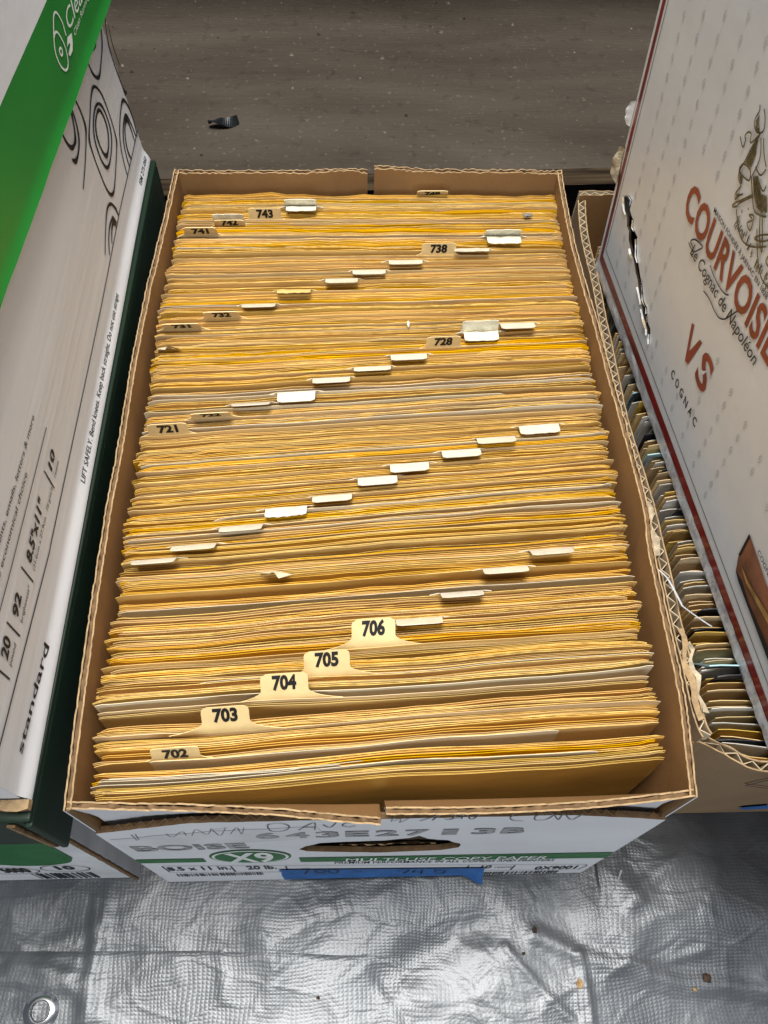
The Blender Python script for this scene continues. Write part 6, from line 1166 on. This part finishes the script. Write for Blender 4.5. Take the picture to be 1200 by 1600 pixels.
mb.grid(1, 1, lambda u, v: fc(0.0, v * HC, DC - (DC - 0.0042) * u), 0); mb.grid(1, 1, lambda u, v: fc(LC, v * HC, 0.0042 + (DC - 0.0042) * u), 0)
mb.grid(1, 1, lambda u, v: fc(LC * (1 - u), v * HC, DC), 0); mb.grid(1, 1, lambda u, v: fc(LC * u, HC, 0.0042 + (DC - 0.0042) * v), 0)
mb.grid(1, 1, lambda u, v: fc(LC * u, 0.0, DC - (DC - 0.0042) * v), 0)
link('carton_panels', mb, M['white_carton'], cognac)
mb = MB(); mb.grid(1, 1, lambda u, v: fc(0.01 + 0.12 * u, 0.03 + 0.20 * v, 0.012), 0); link('painted_shade', mb, M['shadow_cavity'], cognac)  # dark sheet behind the tear, shade put into its colour
# shredded paper along the tear
mb = MB(); rr = random.Random(77); ng = len(gash)
gcx = sum(p[0] for p in gash) / ng
b_ = len(mb.v)
for i in range(ng):
    p = Vector(gash[i]); t_ = Vector(gash[(i + 1) % ng]) - Vector(gash[i - 1]); t_.normalize(); q = Vector((t_.y, -t_.x))
    L = 0.0002 + 0.0009 * max(0, noise.noise(Vector((p.y * 160, 4.0, i * 0.05)))) + 0.0004 * rr.random()
    w = p + q * L; k_ = p - q * 0.0004
    mb.vert(FC.p(k_.x, k_.y, 0.0010 + 0.0006 * rr.random())); mb.vert(FC.p(w.x, w.y, 0.0003))
for i in range(ng):
    j = (i + 1) % ng
    if noise.noise(Vector((i * 0.23, 7, 1))) < 0.02: continue
    mb.face((b_ + 2 * i, b_ + 2 * j, b_ + 2 * j + 1, b_ + 2 * i + 1), 0 if noise.noise(Vector((i * 0.4, 1, 2))) > -0.1 else 1)
link('torn_fibres', mb, [M['white_carton'], M['paper_torn']], face)
def crumple(name, px, r0, seed, m, sx=1.0, sz=1.5):
    c = FC.p(px[0] - 0.0015, px[1], 0.001)
    bm = bmesh.new(); bmesh.ops.create_icosphere(bm, subdivisions=3, radius=1); mb = MB()
    for v in bm.verts:
        k = 0.8 + 0.45 * noise.noise(v.co * 1.5 + Vector((seed, 0, 0))) + 0.22 * (1 - 2 * abs(noise.noise(v.co * 3.0 + Vector((0, seed, 0)))))
        w = v.co * k * r0; mb.vert(c + FC.a * w.x * sx + FC.n * w.y * 0.8 + FC.u * w.z * sz)
    for f in bm.faces: mb.face([v.index for v in f.verts])
    bm.free(); return link(name, mb, m, face)
def torn_flap(px, w, hgt, seed, m):
    mb = MB()
    def f(u, v):
        k = 1 + 0.5 * noise.noise(Vector((v * 4, seed, 0))); cu = noise.noise(Vector((u * 2.5, v * 3.5, seed)))
        fall = math.sin(math.pi * min(1, max(0, v))) ** 0.5
        return FC.p(0.0012 - w * u * k * fall, px[1] + (v - 0.5) * hgt + 0.002 * cu, 0.0006 + 0.0035 * cu * u + 0.004 * math.sin(u * 2.6) * fall)
    mb.grid(14, 18, f); mb.grid(14, 18, lambda u, v: f(u, v) + FC.n * -0.0007 + FC.u * 0.0002, 1, True)
    return link('torn_flap', mb, m, face)
torn_flap(DATA['C_tearflap'][0], 0.0085, 0.026, 2.0, [M['paper_torn'], M['kraft_dark']])
torn_flap(DATA['C_tearflap'][1], 0.0028, 0.016, 5.0, [M['white_carton'], M['paper_torn']])
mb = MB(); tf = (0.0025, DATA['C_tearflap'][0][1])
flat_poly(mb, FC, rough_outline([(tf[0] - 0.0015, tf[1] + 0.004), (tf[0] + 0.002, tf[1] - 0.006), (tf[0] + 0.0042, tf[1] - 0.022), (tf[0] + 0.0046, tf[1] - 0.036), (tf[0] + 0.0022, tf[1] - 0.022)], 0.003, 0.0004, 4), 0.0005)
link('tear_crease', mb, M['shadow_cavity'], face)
# red border and hairline along two edges
mb = MB()
def bar(mb, a, b, c, d, e, m): flat_poly(mb, FC, [a, b, c, d], e, m)
sx = 0.0035
bar(mb, (sx, 0.0110), (LC, 0.0090), (LC, 0.0172), (sx + 0.004, 0.0180), 0.0003, 0)
bar(mb, (sx, 0.0112), (sx + 0.0042, 0.0182), (sx + 0.0036, HC), (sx, HC), 0.0003, 0)
bar(mb, (sx + 0.0068, 0.0252), (LC, 0.0240), (LC, 0.0246), (sx + 0.0068, 0.0258), 0.0003, 1)
bar(mb, (sx + 0.0068, 0.0252), (sx + 0.0073, 0.0252), (sx + 0.0073, HC), (sx + 0.0068, HC), 0.0003, 1)
link('printed_border', mb, [M['stripe_red'], M['black_ink']], face)
# wide clear tape along the bottom edge
mb = MB(); mb.grid(120, 6, lambda u, v: FC.p(u * LC, lerp(-0.0004, 0.0098, v), 0.0006 + 0.0007 * noise.noise(Vector((u * 60, v * 1.5, 3)))), 0)
link('clear_tape', mb, M['tape_clear'], face, True)
# lettering
mb = MB()
a, b, c, d = DATA['C_courv']; cap = c[1] - d[1]
vs, fs = text_verts('COURVOISI', 0.018); wv = max(v[0] for v in vs) - min(v[0] for v in vs)
vf, _f = text_verts('COURVOISIER', 0.018); wf = max(v[0] for v in vf) - min(v[0] for v in vf)
ext = wf / wv
b2 = (a[0] + (b[0] - a[0]) * ext, a[1] + (b[1] - a[1]) * ext)
put_text(mb, FC, 'COURVOISIER', (a[0], a[1]), b2, cap * 1.02, 0.026, 0.02)
link('brand_name', mb, M['red_ink'], face); mb = MB()
flat_poly(mb, FC, DATA['C_vs'])
S = DATA['C_s']
stroke(mb, FC, [((S[i][0] + S[j][0]) / 2, (S[i][1] + S[j][1]) / 2) for i, j in ((0, 1), )] + [], 0.004) if False else None
sxs = [p[0] for p in S]; sys_ = [p[1] for p in S]
hV = [p[1] for p in DATA['C_vs']]
put_text(mb, FC, 'S', (min(sxs), sum(sorted(sys_)[:3]) / 3), (max(sxs), sum(sorted(sys_)[:3]) / 3), max(sys_) - min(sys_), 0.02)
link('grade_mark', mb, M['red_ink'], face)
mb = MB()
for s, (x0, y0, x1, y1, cap), st in DATA['C_text']:
    mb = MB()
    if st == 'cond': put_text(mb, FC, s, (x0, y0), (x1, y1), cap, 0.008)
    else: put_text(mb, FC, s, (x0, y0), (x1, y1), cap * 0.95, 0.004, 0.32, 0.0007)
    if st != 'cond':
        for L in DATA['C_swash']: stroke(mb, FC, L, 0.0008, 0.0007)
    link('founding_line' if st == 'cond' else 'script_line', mb, M['black_ink'], face)
mb = MB()
x0, y0, x1, y1, cap = DATA['C_cognac']
for i, ch in enumerate('COGNAC'):
    t = i / 6; w = 1 / 6 * 0.62
    put_text(mb, FC, ch, (lerp(x0, x1, t), lerp(y0, y1, t)), (lerp(x0, x1, t + w), lerp(y0, y1, t + w)), cap * 0.9, 0.012)
link('lettering', mb, M['black_ink'], face); mb = MB()
x0, y0, x1, y1, cap = DATA['C_mini']; put_text(mb, FC, 'COGNAC', (x0, y0), (x0 + 0.020, y0 + 0.0005), max(0.0022, cap), 0.01, 0, 0.0012)
link('lettering', mb, M['black_ink'], face)
# pale all-over pattern of little leaves
P0_, P1_, P2_, P3_ = DATA['C_lat']
mb = MB(); nleaf = 0
da, dh = 0.0210, 0.0113
def blocked(s, h):
    if 0.092 < s < 0.245 and 0.108 < h < 0.165: return True
    if 0.125 < s < 0.230 and 0.160 < h < 0.260: return True
    if s < 0.013 or h < 0.030: return True
    if 0.10 < s < 0.165 and 0.055 < h < 0.108: return True
    if s > 0.225 and h < 0.085: return True
    if s < 0.075 and min((Vector((s, h)) - Vector(g)).length for g in gash) < 0.004: return True
    return False
for i in range(-2, 42):
    for j in range(-2, 40):
        s = P0_[0] + (i - 8) * 0.01055 + 0.0; h = P0_[1] + (j - 16) * 0.0110 + (0.0055 if i % 2 else 0)
        if (i + 2 * j) % 2: continue
        if not (0 < s < LC - 0.01 and 0 < h < HC - 0.008) or blocked(s, h): continue
        w = 0.0014; k = 0.0024
        leaf = [(s - 0.1 * w, h - k), (s + 0.7 * w, h - 0.5 * k), (s + w, h + 0.3 * k), (s + 0.4 * w, h + k), (s - 0.5 * w, h + 0.8 * k), (s - 0.8 * w, h + 0.1 * k), (s - 0.2 * w, h - 0.3 * k), (s + 0.2 * w, h + 0.3 * k)]
        stroke(mb, FC, leaf, 0.00055, 0.0003)
link('leaf_pattern', mb, M['leaf_grey'], face)
# coat of arms, mirrored about its sword
ax = DATA['C_axis'][0]
mb = MB()
def mir(L): return [(2 * ax - p[0], p[1]) for p in L]
for L in DATA['C_emb_fill']:
    flat_poly(mb, FC, L, 0.0004, 1); flat_poly(mb, FC, mir(L), 0.0004, 1)
for L in DATA['C_emblem']:
    for Q in (L, mir(L)): stroke(mb, FC, Q, 0.0009, 0.0008, 0)
for k, L in enumerate(DATA['C_emb_fill']):
    for Q in (L, mir(L)):
        hatch(mb, FC, Q, 0.00075, 0.0005, 0.0006, 0, 0.5 if Q is L else -0.5, k)
        hatch(mb, FC, Q, 0.0013, 0.0005, 0.0007, 0, -1.2 if Q is L else 1.2, k + 9)
E_ = DATA['C_emblem']
mantle = [E_[8][0], E_[8][1], E_[8][2], E_[8][3], E_[8][4], (ax, E_[8][4][1]), (ax, E_[8][0][1])]
rr = random.Random(16)
for Q in (mantle, mir(mantle)):
    for k in range(26):
        p = (lerp(min(q[0] for q in Q), max(q[0] for q in Q), rr.uniform(0.12, 0.95)), lerp(min(q[1] for q in Q), max(q[1] for q in Q), rr.uniform(0.12, 0.92)))
        stroke(mb, FC, [p, (p[0] + rr.uniform(-0.0008, 0.0008), p[1] - 0.002), (p[0], p[1] - 0.0028)], 0.0006, 0.0005)
    hatch(mb, FC, [Q[4], Q[5], (Q[5][0], Q[5][1] + 0.008), (Q[4][0], Q[4][1] + 0.003)], 0.0007, 0.0003, 0.0006, 0, 0, 5)
link('coat_of_arms', mb, [M['gold_ink'], M['gold_pale']], face)
mb = MB()
for L, m in zip(DATA['C_bottle'], (0, 1, 2, 1)): flat_poly(mb, FC, L, 0.0004 + 0.0002 * (m + 1), m)
link('bottle_picture', mb, [M['amber_print'], M['black_ink'], M['gold_print']], face)
mb = MB(); cx = sum(sxs) / len(sxs); cy = sum(sys_) / len(sys_)
flat_poly(mb, FC, rough_outline([(cx - 0.004, cy - 0.003), (cx + 0.001, cy - 0.001), (cx + 0.003, cy + 0.004), (cx, cy + 0.001)], 0.002, 0.0004, 2), 0.0010)
link('scuff', mb, M['white'], face)
